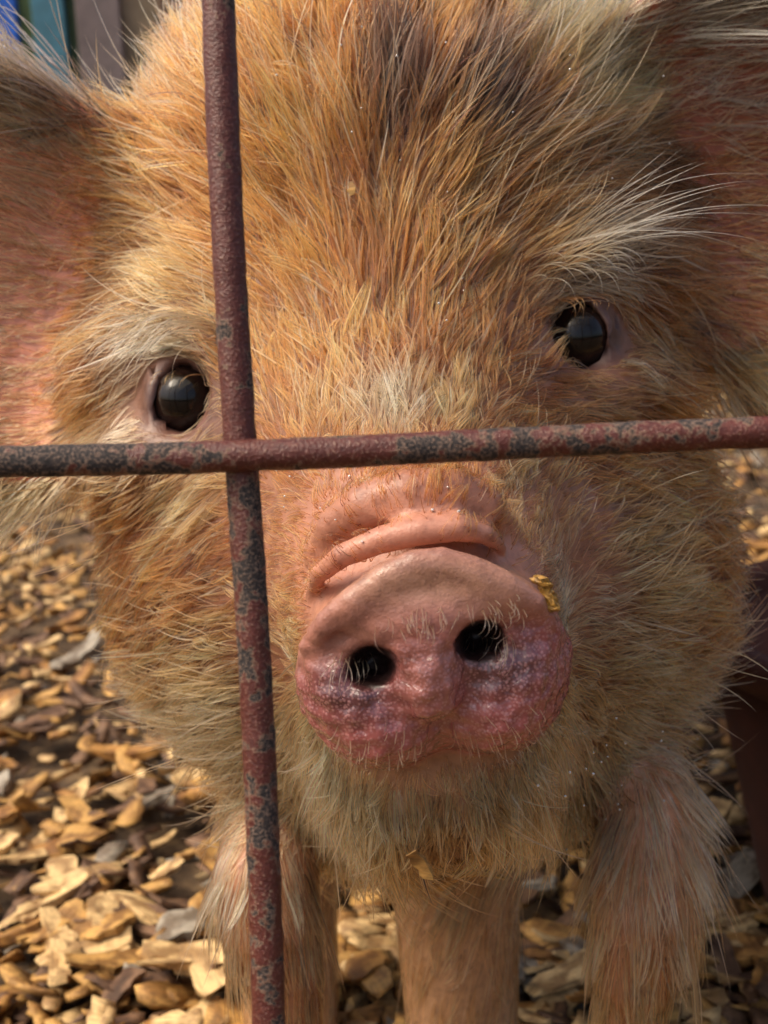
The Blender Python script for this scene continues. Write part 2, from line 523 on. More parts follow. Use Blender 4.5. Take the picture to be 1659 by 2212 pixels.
def ear_frame(u, v):
    u = np.asarray(u, float); u /= np.linalg.norm(u)
    v = np.asarray(v, float); v -= u * (u @ v); v /= np.linalg.norm(v)
    return u, v, np.cross(u, v)
EARS = {
    'l': (P(-10, 612, 0.414), ear_frame((-1, 0.14, -0.10), (0.26, 1, 0.02)), 0.090, 0.068, -1),
    'r': (P(1650, 330, 0.422), ear_frame((1, 0.14, 0.05), (-0.12, 1, -0.25)), 0.090, 0.068, 1),
}
def f_ear(p, key):
    c, (u, v, w_), hu, hv, sg = EARS[key]
    q = p - c.astype(np.float32)
    a = q @ u.astype(np.float32); b_ = q @ v.astype(np.float32); d = q[:, 2].copy()
    n = w_ if w_[2] > 0 else -w_
    d = q @ n.astype(np.float32)                    # + is away from the viewer
    s = (b_ / hv)
    bow = 0.020 * (1 - s * s) * np.clip(1.0 - 0.35 * a / hu, 0.2, 1.4)   # cupped: the middle lies deeper
    d2 = d - bow
    th = 0.0032
    # leaf outline, pointed at the tip
    aa = a / hu
    hw = np.where(aa > 0, (1 - np.clip(aa, 0, 1.2) ** 1.7), np.clip(1 - 1.25 * aa * aa, 0.25, 1))
    out = (np.abs(b_) - hv * np.clip(hw, 0.0, 1)) * 0.75
    out = np.maximum(out, a - hu)
    out = np.maximum(out, -a - hu)
    return smax(np.abs(d2) * 0.85 - th, out, 0.004)

WAT_R = ([P(1340, 1600, 0.425), P(1395, 1730, 0.408), P(1400, 1860, 0.396), P(1395, 1980, 0.392), P(1372, 2110, 0.392), P(1362, 2185, 0.392)], [0.016, 0.016, 0.0172, 0.0165, 0.0125, 0.0085])
WAT_L = ([P(620, 1660, 0.425), P(590, 1790, 0.405), P(575, 1900, 0.398), P(585, 2000, 0.396), P(615, 2110, 0.396), P(632, 2230, 0.396)], [0.014, 0.0145, 0.0160, 0.0150, 0.0115, 0.0085])
def f_wat(p):
    a = smin(chain(p, *WAT_R), chain(p, *WAT_L), 0.004)
    return a

LEGS = [  # world: hip/shoulder, knee, fetlock, toe ; radii
    ([(0.022, 0.475, 0.235), (0.022, 0.452, 0.14), (0.022, 0.448, 0.06), (0.022, 0.440, 0.018)], [0.040, 0.0255, 0.0215, 0.020]),
    ([(-0.050, 0.520, 0.24), (-0.052, 0.515, 0.14), (-0.052, 0.512, 0.06), (-0.052, 0.500, 0.018)], [0.042, 0.0265, 0.0215, 0.020]),
    ([(0.075, 1.00, 0.24), (0.085, 0.95, 0.16), (0.085, 1.00, 0.085), (0.085, 0.985, 0.018)], [0.075, 0.045, 0.024, 0.021]),
    ([(-0.075, 1.02, 0.24), (-0.085, 0.97, 0.16), (-0.085, 1.02, 0.085), (-0.085, 1.005, 0.018)], [0.075, 0.045, 0.024, 0.021]),
]
def f_leg(p):
    f = None
    for pts, rr in LEGS:
        g = chain(p, [Wc(*q) for q in pts], rr)
        f = g if f is None else smin(f, g, 0.012)
    return f
def f_trunk(p):
    f = ell(p, Wc(0.0, 0.83, 0.30), (0.145, 0.27, 0.145), WAX)
    f = smin(f, ell(p, Wc(0.0, 0.60, 0.335), (0.125, 0.14, 0.125), WAX), 0.05)
    f = smin(f, ell(p, Wc(0.0, 0.535, 0.30), (0.095, 0.09, 0.11), WAX), 0.04)
    f = smin(f, ell(p, Wc(0.0, 1.00, 0.31), (0.125, 0.14, 0.14), WAX), 0.04)
    f = smin(f, chain(p, [Wc(0.0, 1.13, 0.38), Wc(0.01, 1.17, 0.36), Wc(0.015, 1.19, 0.30), Wc(0.0, 1.20, 0.25)], [0.012, 0.008, 0.007, 0.004]), 0.01)
    return f

SN_C = P(930, 1420, 0.27)
NOS_L, NOS_R = P(800, 1448, 0.2655), P(1040, 1388, 0.2660)
def arc(pts, d):
    return [P(x, y, dd) for (x, y), dd in zip(pts, d if hasattr(d, '__len__') else [d] * len(pts))]
RIM = arc([(668, 1392), (702, 1342), (760, 1300), (830, 1250), (895, 1222), (955, 1216), (1020, 1234), (1090, 1266), (1155, 1300), (1190, 1350)],
          [0.2758, 0.2708, 0.2682, 0.2667, 0.2660, 0.2660, 0.2666, 0.2678, 0.2700, 0.2750])
FOLD1 = arc([(672, 1285), (690, 1240), (740, 1200), (820, 1168), (910, 1148), (990, 1142), (1045, 1155), (1085, 1185)],
            [0.301, 0.2915, 0.2855, 0.2825, 0.2815, 0.2815, 0.2845, 0.293])
FOLD2 = arc([(680, 1190), (720, 1135), (790, 1092), (880, 1070), (970, 1066), (1040, 1088), (1090, 1130)],
            [0.306, 0.2985, 0.2930, 0.290, 0.290, 0.2925, 0.302])
def f_disc(p):
    f = ell(p, P(938, 1335, 0.2880), (0.0215, 0.0120, 0.020))
    f = smin(f, ell(p, P(782, 1462, 0.2880), (0.0152, 0.0168, 0.019)), 0.010)
    f = smin(f, ell(p, P(1092, 1420, 0.2880), (0.0150, 0.0162, 0.019)), 0.010)
    f = smin(f, ell(p, P(838, 1555, 0.2890), (0.0125, 0.0105, 0.018)), 0.007)
    f = smin(f, ell(p, P(1065, 1522, 0.2890), (0.0130, 0.0105, 0.018)), 0.007)
    # flattened, faintly convex face of the disc (leans back a little at the chin)
    n = np.array([0.02, -0.10, 1.0]); n /= np.linalg.norm(n)
    pl = -((p - P(935, 1420, 0.2652).astype(np.float32)) @ n.astype(np.float32))
    f = smax(f, pl, 0.009)
    # swell between the nostrils, hollow below each of them
    f = smin(f, ell(p, P(925, 1455, 0.2700), (0.0062, 0.0100, 0.0065)), 0.006)
    f = smin(f, ell(p, P(930, 1318, 0.2722), (0.0175, 0.0088, 0.009)), 0.007)
    f = smax(f, -ell(p, P(752, 1472, 0.2615), (0.0088, 0.0046, 0.0080)), 0.004)
    f = smax(f, -ell(p, P(1085, 1405, 0.2615), (0.0080, 0.0043, 0.0078)), 0.004)
    f = smax(f, -ell(p, NOS_L, (0.0052, 0.0045, 0.016)), 0.0025)
    f = smax(f, -ell(p, NOS_R, (0.0047, 0.0038, 0.016)), 0.0025)
    f = smax(f, -cap(p, P(800, 1450, 0.2650), P(728, 1492, 0.2622), 0.0034, 0.0012), 0.003)
    f = smax(f, -cap(p, P(1040, 1390, 0.2655), P(1118, 1424, 0.2625), 0.0031, 0.0012), 0.003)
    # cleft at the lower edge
    f = smax(f, -cap(p, P(948, 1625, 0.262), P(945, 1580, 0.264), 0.0034, 0.0010), 0.004)
    return f
def f_snout(p):
    f = f_disc(p)
    f = smin(f, chain(p, RIM, [0.0016, 0.0024, 0.0029, 0.0032, 0.0034, 0.0034, 0.0032, 0.0029, 0.0022, 0.0010]), 0.0060)
    return f
def f_folds(p, f):
    f = smin(f, chain(p, FOLD1, [0.001, 0.0021, 0.0027, 0.0030, 0.0031, 0.0029, 0.0021, 0.001]), 0.0022)
    f = smin(f, chain(p, FOLD2, [0.002, 0.0042, 0.0056, 0.0063, 0.0062, 0.0050, 0.002]), 0.0070)
    return f

def field_head(p):
    f = f_head(p)
    f = smin(f, f_ear(p, 'l'), 0.026)
    f = smin(f, f_ear(p, 'r'), 0.026)
    f = smin(f, f_wat(p), 0.010)
    f = smin(f, f_snout(p), 0.005)
    f = f_folds(p, f)
    return f
def field(p):
    p = np.asarray(p, np.float32)
    f = field_head(p)
    fb = smin(f_trunk(p), f_leg(p), 0.035)
    return smin(f, fb, 0.03)
SBOX_C = P(925, 1360, 0.288)
def snout_region(p):            # <0 inside the finely meshed zone
    return ell(p, SBOX_C, (0.040, 0.040, 0.045), np.eye(3))
def sstep(x, a, b):
    t_ = np.clip((x - a) / (b - a), 0, 1)
    return t_ * t_ * (3 - 2 * t_)
def field_coarse(p):
    p = np.asarray(p, np.float32)
    return field(p) + 0.004 * sstep(-snout_region(p), 0.0, 0.006)
def field_fine(p):
    p = np.asarray(p, np.float32)
    return field_head(p) + 0.004 * sstep(snout_region(p), 0.0, 0.006)

def chunked(fn, p, n=400000):
    return np.concatenate([fn(p[i:i + n]) for i in range(0, len(p), n)])
def grad(fn, p, e=0.0004):
    g = np.empty_like(p)
    for k in range(3):
        d = np.zeros(3, np.float32); d[k] = e
        g[:, k] = (chunked(fn, p + d) - chunked(fn, p - d)) / (2 * e)
    return g

def surface_nets(fn, lo, hi, h, B=4):
    lo = np.asarray(lo, np.float32); hi = np.asarray(hi, np.float32)
    nc = np.ceil((hi - lo) / (h * B)).astype(int)
    nf = nc * B + 1
    H = h * B
    ci = np.stack(np.meshgrid(*[np.arange(k) for k in nc], indexing='ij'), -1).reshape(-1, 3)
    cc = (lo + (ci + 0.5) * H).astype(np.float32)
    fc = chunked(fn, cc)
    act = np.abs(fc) < H * 2.0
    Fv = np.repeat(np.repeat(np.repeat(fc.reshape(nc), B, 0), B, 1), B, 2)
    Fv = np.pad(Fv, ((0, 1), (0, 1), (0, 1)), mode='edge').astype(np.float32)
    msk = np.zeros(nf, bool)
    A = ci[act] * B
    for dx in range(B + 1):
        for dy in range(B + 1):
            for dz in range(B + 1):
                msk[A[:, 0] + dx, A[:, 1] + dy, A[:, 2] + dz] = True
    ids = np.argwhere(msk)
    Fv[msk] = chunked(fn, (lo + ids * h).astype(np.float32))
    neg = Fv < 0
    n1 = np.array(nf) - 1
    cnt = np.zeros(n1, np.int8)
    for dx in (0, 1):
        for dy in (0, 1):
            for dz in (0, 1):
                cnt += neg[dx:n1[0] + dx, dy:n1[1] + dy, dz:n1[2] + dz]
    cells = np.argwhere((cnt > 0) & (cnt < 8))
    vid = -np.ones(n1, np.int32)
    vid[cells[:, 0], cells[:, 1], cells[:, 2]] = np.arange(len(cells))
    acc = np.zeros((len(cells), 3)); num = np.zeros(len(cells))
    corners = [(a, b2, c2) for a in (0, 1) for b2 in (0, 1) for c2 in (0, 1)]
    val = {c: Fv[cells[:, 0] + c[0], cells[:, 1] + c[1], cells[:, 2] + c[2]] for c in corners}
    for c in corners:
        for ax in range(3):
            if c[ax] == 0:
                d = list(c); d[ax] = 1; d = tuple(d)
                a, b2 = val[c], val[d]
                x = (a < 0) != (b2 < 0)
                tt = np.where(x, a / np.where(x, a - b2, 1), 0)
                pos = np.array(c, float)[None] + np.zeros((len(cells), 3)); pos[:, ax] += tt
                acc += pos * x[:, None]; num += x
    V = lo + (cells + acc / num[:, None]) * h
    quads = []
    for ax in range(3):
        s0 = [slice(0, n1[k]) for k in range(3)]
        a = neg[tuple(slice(0, n1[k]) if k == ax else slice(0, nf[k]) for k in range(3))]
        b2 = neg[tuple(slice(1, n1[k] + 1) if k == ax else slice(0, nf[k]) for k in range(3))]
        e = np.argwhere(a != b2)
        o1, o2 = [k for k in range(3) if k != ax]
        ok = (e[:, o1] > 0) & (e[:, o2] > 0) & (e[:, o1] < n1[o1]) & (e[:, o2] < n1[o2])
        e = e[ok]
        fl = neg[e[:, 0], e[:, 1], e[:, 2]]
        q = []
        for (d1, d2) in ((-1, -1), (0, -1), (0, 0), (-1, 0)):
            c = e.copy(); c[:, o1] += d1; c[:, o2] += d2
            q.append(vid[c[:, 0], c[:, 1], c[:, 2]])
        q = np.stack(q, 1)
        if ax == 1:
            fl = ~fl
        q[~fl] = q[~fl][:, ::-1]
        quads.append(q)
    Q = np.concatenate(quads)
    Q = Q[(Q >= 0).all(1)]
    V = V.astype(np.float32)
    for _ in range(3):                      # settle on the exact surface
        f0 = chunked(fn, V); g = grad(fn, V)
        st = -(f0 / np.maximum((g * g).sum(1), 0.05))[:, None] * g
        V += np.clip(st, -0.5 * h, 0.5 * h)
    return V, Q

def vnoise(p, s, seed):
    r = np.random.default_rng(seed)
    tot = np.zeros(len(p))
    for k in range(5):
        d = r.normal(size=3); d /= np.linalg.norm(d)
        tot += np.sin(p @ d * s * (1 + 0.37 * k) * 6.28 + r.uniform(0, 6.28))
    return tot / 5 * 1.6

def unit(v):
    return v / np.maximum(np.linalg.norm(v, axis=1, keepdims=True), 1e-9)

# coarse skin of head / trunk / legs in two zones, fine skin of the snout; joined into one mesh
Vb, Qb = surface_nets(lambda p: field_coarse(p) , (-0.27, -0.42, 0.262), (0.27, 0.24, 1.30), 0.0036)
Vs, Qs = surface_nets(field_fine, SBOX_C - 0.054, SBOX_C + 0.058, 0.0008)
# keep snout faces only inside its zone, trunk faces outside of its core
ks = (snout_region(Vs[Qs].mean(1)) < 0.0055)
Qs = Qs[ks]
kb = (snout_region(Vb[Qb].mean(1)) > -0.010)
Qb = Qb[kb]
print('MESH', len(Vb), len(Vs), 'camera-depth range', Vb[:, 2].min(), Vb[:, 2].max())

# small lumps and creases of the wet disc
_nv = unit(grad(field_fine, Vs))
_k = np.clip(1 - (f_snout(Vs) - 0.0008) / 0.002, 0, 1) * sstep(pix(Vs)[:, 1], 1280, 1420)
Vs = Vs + _nv * (_k * (0.00050 * vnoise(Vs, 120, 61) + 0.00014 * vnoise(Vs, 420, 62)))[:, None] + _nv * (0.00007 * vnoise(Vs, 260, 63))[:, None]
Vs = Vs.astype(np.float32)
def compact(V, Q):
    u, inv = np.unique(Q, return_inverse=True)
    return V[u], inv.reshape(Q.shape)
Vb, Qb = compact(Vb, Qb); Vs, Qs = compact(Vs, Qs)

# --- skin pigment, plus shade painted into the right ear
def lerp(a, b, k):
    return np.asarray(a)[None] * (1 - k)[:, None] + np.asarray(b)[None] * k[:, None] if np.ndim(a) == 1 else a * (1 - k)[:, None] + np.asarray(b)[None] * k[:, None]
def gauss(px, x, y, sx, sy):
    return np.exp(-((px[:, 0] - x) / sx) ** 2 - ((px[:, 1] - y) / sy) ** 2)
def skin_cols(V):
    n = len(V)
    px = pix(V)
    c = np.tile(np.array([0.17, 0.072, 0.032]), (n, 1))
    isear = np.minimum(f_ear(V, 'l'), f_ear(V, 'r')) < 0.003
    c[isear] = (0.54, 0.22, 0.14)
    c[isear & (V[:, 0] > 0)] = (0.24, 0.075, 0.042)  # right ear darker: its shade is put into the skin colour
    wat = f_wat(V) < 0.004
    c[wat] = (0.36, 0.165, 0.085)
    leg = (f_leg(V) < 0.004)
    c[leg] = (0.48, 0.27, 0.14)
    # around the eyes
    for e in ((405, 864), (1243, 732)):
        g = gauss(px, e[0], e[1], 95, 100) * (V[:, 2] < 0.45)
        c = lerp(c, (0.20, 0.095, 0.07), np.clip(g * 1.3, 0, 1))
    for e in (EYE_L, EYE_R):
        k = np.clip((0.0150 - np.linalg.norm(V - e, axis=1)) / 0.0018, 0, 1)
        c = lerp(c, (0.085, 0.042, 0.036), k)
    # muzzle: bare pink around the folds
    g = np.clip(1.35 * gauss(px, 900, 1230, 330, 240), 0, 1) * (V[:, 2] < 0.36)
    c = lerp(c, (0.52, 0.235, 0.155), g)
    g = gauss(px, 930, 1690, 260, 110) * (V[:, 2] < 0.36)
    c = lerp(c, (0.42, 0.23, 0.13), np.clip(g, 0, 1))
    wet = np.zeros(n)
    # disc
    fd = f_snout(V)
    on = np.clip(1 - (fd - 0.0008) / 0.0016, 0, 1) * (V[:, 2] < 0.292)
    base = np.tile(np.array([0.38, 0.165, 0.12]), (n, 1))
    low = sstep(px[:, 1] - 0.24 * (930 - px[:, 0]), 1345, 1430)
    base = lerp(base, (0.33, 0.080, 0.078), low * 0.9)
    base = lerp(base, (0.40, 0.145, 0.115), np.clip(1.2 * gauss(px, 925, 1420, 75, 130), 0, 1))
    base = lerp(base, (0.46, 0.24, 0.15), np.clip(gauss(px, 930, 1255, 260, 60), 0, 1) * (1 - low))
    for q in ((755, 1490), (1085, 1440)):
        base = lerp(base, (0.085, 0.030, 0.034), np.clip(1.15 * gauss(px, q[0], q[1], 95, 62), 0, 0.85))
    c = lerp(c, (0, 0, 0), np.zeros(n)) * (1 - on)[:, None] + base * on[:, None]
    wet = on * (0.25 + 0.75 * low)
    # inside of the nostrils
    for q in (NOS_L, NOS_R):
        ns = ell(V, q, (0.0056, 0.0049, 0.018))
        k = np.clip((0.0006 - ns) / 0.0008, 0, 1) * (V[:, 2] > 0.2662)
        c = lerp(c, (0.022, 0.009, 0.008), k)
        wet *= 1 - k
    return c, wet

skinm = skin_material()
ROOT = np.array([0.0, 0.72, 0.0])
pig = empty('piglet', tuple(ROOT), 'ginger hairy piglet with wet pink snout looking through the rusty rods', 'piglet')
Vall = np.concatenate([Vb, Vs]); Qall = np.concatenate([Qb, Qs + len(Vb)])
Wv = c2w(Vall)
body = mesh_obj('body', Wv - ROOT, Qall, skinm, pig)
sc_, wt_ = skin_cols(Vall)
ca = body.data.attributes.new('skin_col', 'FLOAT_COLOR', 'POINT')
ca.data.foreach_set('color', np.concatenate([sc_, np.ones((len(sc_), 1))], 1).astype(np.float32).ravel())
wa = body.data.attributes.new('wet', 'FLOAT', 'POINT')
wa.data.foreach_set('value', wt_.astype(np.float32))

# --- eyes
def eye_material():
    mt, t, b = new_mat('dark_wet_eye')
    tc = N(t, 'ShaderNodeTexCoord')
    sep = N(t, 'ShaderNodeSeparateXYZ'); t.links.new(tc.outputs['Object'], sep.inputs[0])
    r = ramp(t, [(0.0, (0.004, 0.003, 0.003)), (0.45, (0.006, 0.004, 0.003)), (0.62, (0.014, 0.006, 0.004)), (0.85, (0.022, 0.011, 0.008)), (1.0, (0.05, 0.03, 0.024))])
    d = N(t, 'ShaderNodeVectorMath', operation='LENGTH')
    cmb = N(t, 'ShaderNodeCombineXYZ'); t.links.new(sep.outputs[0], cmb.inputs[0]); t.links.new(sep.outputs[2], cmb.inputs[2])
    t.links.new(cmb.outputs[0], d.inputs[0])
    dv = N(t, 'ShaderNodeMath', operation='DIVIDE'); t.links.new(d.outputs['Value'], dv.inputs[0]); dv.inputs[1].default_value = EYE_RAD
    t.links.new(dv.outputs[0], r.inputs[0])
    t.links.new(r.outputs[0], b.inputs['Base Color'])
    b.inputs['Roughness'].default_value = 0.03
    b.inputs['Specular IOR Level'].default_value = 0.34
    return mt
eyem = eye_material()
import bmesh
for e in (EYE_L, EYE_R):
    bm = bmesh.new()
    bmesh.ops.create_uvsphere(bm, u_segments=32, v_segments=20, radius=EYE_RAD)
    for v in bm.verts:                       # cornea bulge towards -Y (the face side)
        k = max(0.0, (-v.co.y / EYE_RAD - 0.55)) / 0.45
        v.co.y -= 0.0012 * k * k * (3 - 2 * k)
    me = bpy.data.meshes.new('eye'); bm.to_mesh(me); bm.free()
    me.polygons.foreach_set('use_smooth', np.ones(len(me.polygons), dtype=bool))
    me.materials.append(eyem)
    o = bpy.data.objects.new('eye', me); COL.objects.link(o); o.parent = pig
    o.location = tuple(c2w(e) - ROOT)
    o.rotation_euler = (math.radians(-12), 0, 0)

# --- cloven hooves
hoofm = simple_mat('hoof_horn', (0.10, 0.06, 0.04), 0.5, 120, 0.35, 0.3, 0.001)
for pts_, rr_ in LEGS:
    fx, fy, fz = pts_[-1]
    bm = bmesh.new()
    for sx in (-1, 1):
        r_ = bmesh.ops.create_icosphere(bm, subdivisions=3, radius=1.0)
        for v in r_['verts']:
            x, y, z = v.co
            zz = max(z, -0.62)
            tap = 1.0 - 0.18 * (zz + 0.62)
            v.co = (fx + sx * 0.0098 + x * 0.0105 * tap, fy - 0.006 + (y * 0.0215 - 0.004 * (0.4 - zz)) * tap, 0.0135 + zz * 0.022)
    me = bpy.data.meshes.new('hoof'); bm.to_mesh(me); bm.free()
    for v in me.vertices:
        v.co -= Vector(ROOT)
    me.polygons.foreach_set('use_smooth', np.ones(len(me.polygons), dtype=bool))
    me.materials.append(hoofm)
    o = bpy.data.objects.new('hoof', me); COL.objects.link(o); o.parent = pig

# ------------------------------------------------------------------ fur
FUR_ON = True
GI = np.array([0.34, 0.092, 0.018]); OR = np.array([0.42, 0.122, 0.024]); BR = np.array([0.14, 0.048, 0.014])
CRM = np.array([0.66, 0.315, 0.105]); WH = np.array([0.78, 0.56, 0.32]); BK = np.array([0.022, 0.017, 0.014]); RD = np.array([0.28, 0.085, 0.024])
# keys on the face: px, py, dx, dy, length mm, lift, density, colour, colour spread
K = [
 (790, 60, -0.05, -1, 20, .30, 1, GI), (600, 80, -.45, -1, 22, .30, 1, OR), (1000, 60, .25, -1, 20, .30, 1, GI), (1180, 80, .6, -1, 22, .3, 1, CRM),
 (790, 250, -.05, -1, 20, .28, 1, GI), (640, 260, -.5, -1, 21, .28, 1, OR), (950, 260, .4, -1, 20, .28, 1, GI), (1120, 260, .8, -1, 21, .28, 1, GI), (1260, 200, 1, -.8, 24, .28, 1, CRM),
 (790, 450, -.12, -1, 18, .28, 1, OR), (640, 450, -.75, -.95, 19, .26, 1, OR), (500, 430, -1, -.7, 20, .26, 1, GI), (350, 400, -1, -.55, 20, .26, 1, OR), (230, 480, -1, -.15, 20, .26, 1, GI),
 (930, 450, .6, -1, 18, .26, 1, GI), (1080, 430, .9, -.7, 19, .26, 1, GI), (1230, 400, 1, -.35, 20, .26, 1, BR * .5 + GI * .5), (1400, 430, 1, -.1, 20, .26, 1, BR),
 (790, 620, -.15, -1, 19, .28, 1, GI), (680, 640, -.75, -1, 16, .26, 1, OR), (560, 600, -1, -.85, 17, .26, 1, GI), (430, 600, -1, -.25, 19, .24, 1, CRM * .5 + GI * .5), (280, 640, -1, .15, 19, .24, 1, GI), (180, 740, -1, .1, 19, .24, .8, GI),
 (900, 640, .35, -1, 19, .28, 1, GI), (1010, 600, .7, -1, 16, .26, 1, GI), (1120, 560, .9, -.6, 18, .24, 1, GI), (1240, 560, 1, -.25, 20, .26, 1, WH * .4 + GI * .6), (1400, 580, 1, .0, 19, .24, 1, BR * .7 + GI * .3), (1500, 640, 1, .2, 18, .24, 1, RD),
 (800, 780, -.12, -1, 17, .26, 1, OR), (680, 790, -.5, -1, 16, .24, 1, OR), (600, 820, -.6, -1, 15, .22, 1, GI), (500, 780, -.9, -.8, 11, .22, .6, GI), (470, 900, -.6, .2, 5, .2, .35, CRM),
 (930, 780, .15, -1, 17, .26, 1, GI), (1050, 760, .4, -1, 15, .24, 1, GI), (1130, 720, .5, -.9, 10, .22, .7, BR * .4 + GI * .6), (1150, 850, .6, -.2, 9, .22, .7, BR * .6 + GI * .4),
 (390, 760, -1, .25, 15, .26, 1, WH * .6 + OR * .4), (330, 830, -1, .45, 12, .24, 1, WH * .6 + GI * .4), (300, 920, -1, .5, 12, .22, .9, WH * .6 + GI * .4), (400, 960, -1, .3, 6, .2, .5, CRM), (230, 850, -1, .45, 18, .24, .9, OR),
 (1200, 650, 1, .1, 14, .26, 1, WH * .5 + GI * .5), (1320, 660, 1, .5, 13, .24, 1, GI), (1360, 780, 1, .25, 12, .22, .8, BR * .5 + CRM * .5), (1290, 830, 1, .12, 9, .2, .7, CRM * .6 + BR * .4), (1450, 850, 1, .3, 16, .24, 1, GI),
 (830, 900, -.05, -1, 14, .26, 1, WH * .45 + OR * .35 + BR * .2), (700, 900, -.35, -1, 14, .24, 1, CRM * .4 + OR * .6), (980, 900, .2, -1, 14, .24, 1, CRM * .5 + GI * .5), (1120, 920, .7, -.5, 11, .22, 1, OR),
 (620, 1000, -.6, -.6, 9, .2, .9, GI), (800, 1010, -.1, -1, 7, .2, .8, OR), (950, 1010, .15, -1, 7, .2, .8, OR), (1100, 1010, .7, -.7, 9, .2, .9, CRM * .5 + GI * .5), (1280, 980, 1, -.2, 13, .22, 1, OR),
 (430, 1050, -1, .55, 14, .24, 1, CRM * .5 + GI * .5), (290, 1080, -1, .65, 15, .24, 1, GI), (350, 1200, -1, .5, 16, .26, 1, GI), (480, 1180, -1, .35, 13, .24, 1, BR * .6 + GI * .4), (420, 1300, -1, .35, 14, .24, 1, RD * .4 + GI * .6), (500, 1330, -1, .2, 12, .24, 1, CRM * .5 + GI * .5),
 (620, 1120, -.9, -.25, 5, .18, .5, GI * .7 + CRM * .3), (600, 1250, -1, .05, 4.5, .18, .4, GI * .6 + CRM * .4), (590, 1400, -1, .2, 6, .2, .55, CRM * .6 + GI * .4), (790, 1080, -.2, -1, 2.5, .2, .22, GI), (870, 1060, -.1, -1, 2.5, .2, .25, GI), (1000, 1050, .2, -1, 3, .2, .4, GI), (720, 1160, -.6, -.6, 2.2, .2, .15, GI),
 (900, 1160, 0, -1, 2, .2, .05, GI), (750, 1240, -.5, -.5, 2, .2, .1, GI), (930, 1300, 0, -1, 2, .2, .0, CRM), (1050, 1190, .6, -.6, 2.5, .2, .15, GI),
 (1130, 1130, .7, -.8, 5, .2, .45, CRM * .5 + GI * .5), (1250, 1130, .9, -.5, 7, .22, .6, CRM * .5 + GI * .5), (1200, 1240, .9, -.4, 5, .2, .4, WH * .3 + GI * .7), (1270, 1330, 1, .0, 9, .22, 1, WH * .3 + CRM * .5 + GI * .2), (1380, 1150, 1, -.25, 14, .26, 1, CRM * .5 + GI * .5),
 (1480, 1050, 1, -.1, 15, .26, 1, OR), (1500, 1200, 1, .1, 15, .26, 1, OR), (1400, 1300, 1, -.05, 16, .28, 1, CRM * .4 + OR * .6), (1500, 1380, 1, .2, 16, .28, 1, OR), (1300, 1450, 1, .2, 13, .26, 1, CRM), (1420, 1500, 1, .4, 19, .3, 1, CRM * .7 + OR * .3),
 (290, 1350, -1, .5, 16, .26, 1, OR), (350, 1480, -1, .6, 17, .28, 1, CRM * .4 + OR * .6), (480, 1480, -1, .4, 15, .28, 1, CRM * .8 + OR * .2), (560, 1560, -1, .55, 15, .28, 1, CRM), (470, 1620, -1, .7, 20, .3, 1, CRM * .8 + OR * .2), (600, 1680, -.8, .9, 16, .28, 1, CRM),
 (700, 1700, -.5, 1, 14, .26, 1, CRM), (620, 1800, -.6, 1, 20, .3, 1, CRM * .9 + OR * .1), (800, 1720, -.2, 1, 11, .22, .8, CRM), (760, 1830, -.3, 1, 20, .3, 1, CRM * .8 + OR * .2), (930, 1660, 0, 1, 6, .2, .5, CRM), (930, 1730, .05, 1, 9, .2, .6, CRM * .6 + GI * .4),
 (1050, 1650, .3, 1, 8, .22, .8, CRM), (1080, 1740, .35, 1, 13, .24, .9, CRM * .8 + BR * .2), (1180, 1620, .8, .8, 10, .24, 1, CRM), (1250, 1560, 1, .5, 12, .26, 1, CRM), (1330, 1620, 1, .8, 20, .3, 1, CRM), (1220, 1720, .6, 1, 19, .28, 1, CRM * .8 + BR * .2), (1330, 1750, .6, 1, 23, .3, 1, CRM * .7 + BR * .3),
 (950, 1850, 0, 1, 8, .2, .4, BR), (1100, 1850, .3, 1, 12, .22, .6, BR * .6 + CRM * .4), (830, 1880, -.1, 1, 20, .3, .9, CRM * .5 + OR * .5),
]
KP = np.array([[k[0], k[1]] for k in K], np.float32)
KD = np.array([[k[2], -k[3]] for k in K], np.float32); KD /= np.linalg.norm(KD, axis=1)[:, None]
KL = np.array([k[4] for k in K], np.float32) * 0.001
KF = np.array([k[5] for k in K], np.float32)
KN = np.array([k[6] for k in K], np.float32)
KC = np.array([k[7] for k in K], np.float32)
def face_interp(px):
    out = []
    for i in range(0, len(px), 50000):
        q = px[i:i + 50000]
        d2 = ((q[:, None, :] - KP[None]) ** 2).sum(2)
        w_ = 1.0 / (d2 + 900.0) ** 2
        w_ /= w_.sum(1, keepdims=True)
        out.append(np.concatenate([w_ @ KD, (w_ @ KL)[:, None], (w_ @ KF)[:, None], (w_ @ KN)[:, None], w_ @ KC], 1))
    return np.concatenate(out)

def surf_sample(V, Q, wface, n, r):
    T = np.concatenate([Q[:, [0, 1, 2]], Q[:, [0, 2, 3]]])
    a, b_, c = V[T[:, 0]], V[T[:, 1]], V[T[:, 2]]
    ar = 0.5 * np.linalg.norm(np.cross(b_ - a, c - a), axis=1) * np.concatenate([wface, wface])
    cum = np.cumsum(ar); cum /= cum[-1]
    ti = np.searchsorted(cum, r.random(n))
    u, v = r.random(n), r.random(n)
    fl = u + v > 1
    u[fl], v[fl] = 1 - u[fl], 1 - v[fl]
    return (a[ti] + u[:, None] * (b_[ti] - a[ti]) + v[:, None] * (c[ti] - a[ti])).astype(np.float32)

def region_of(p):
    fs = np.stack([np.minimum(f_head(p), f_folds(p, f_snout(p))), f_ear(p, 'l'), f_ear(p, 'r'), f_wat(p), f_leg(p), f_trunk(p)], 1)
    return fs.argmin(1)

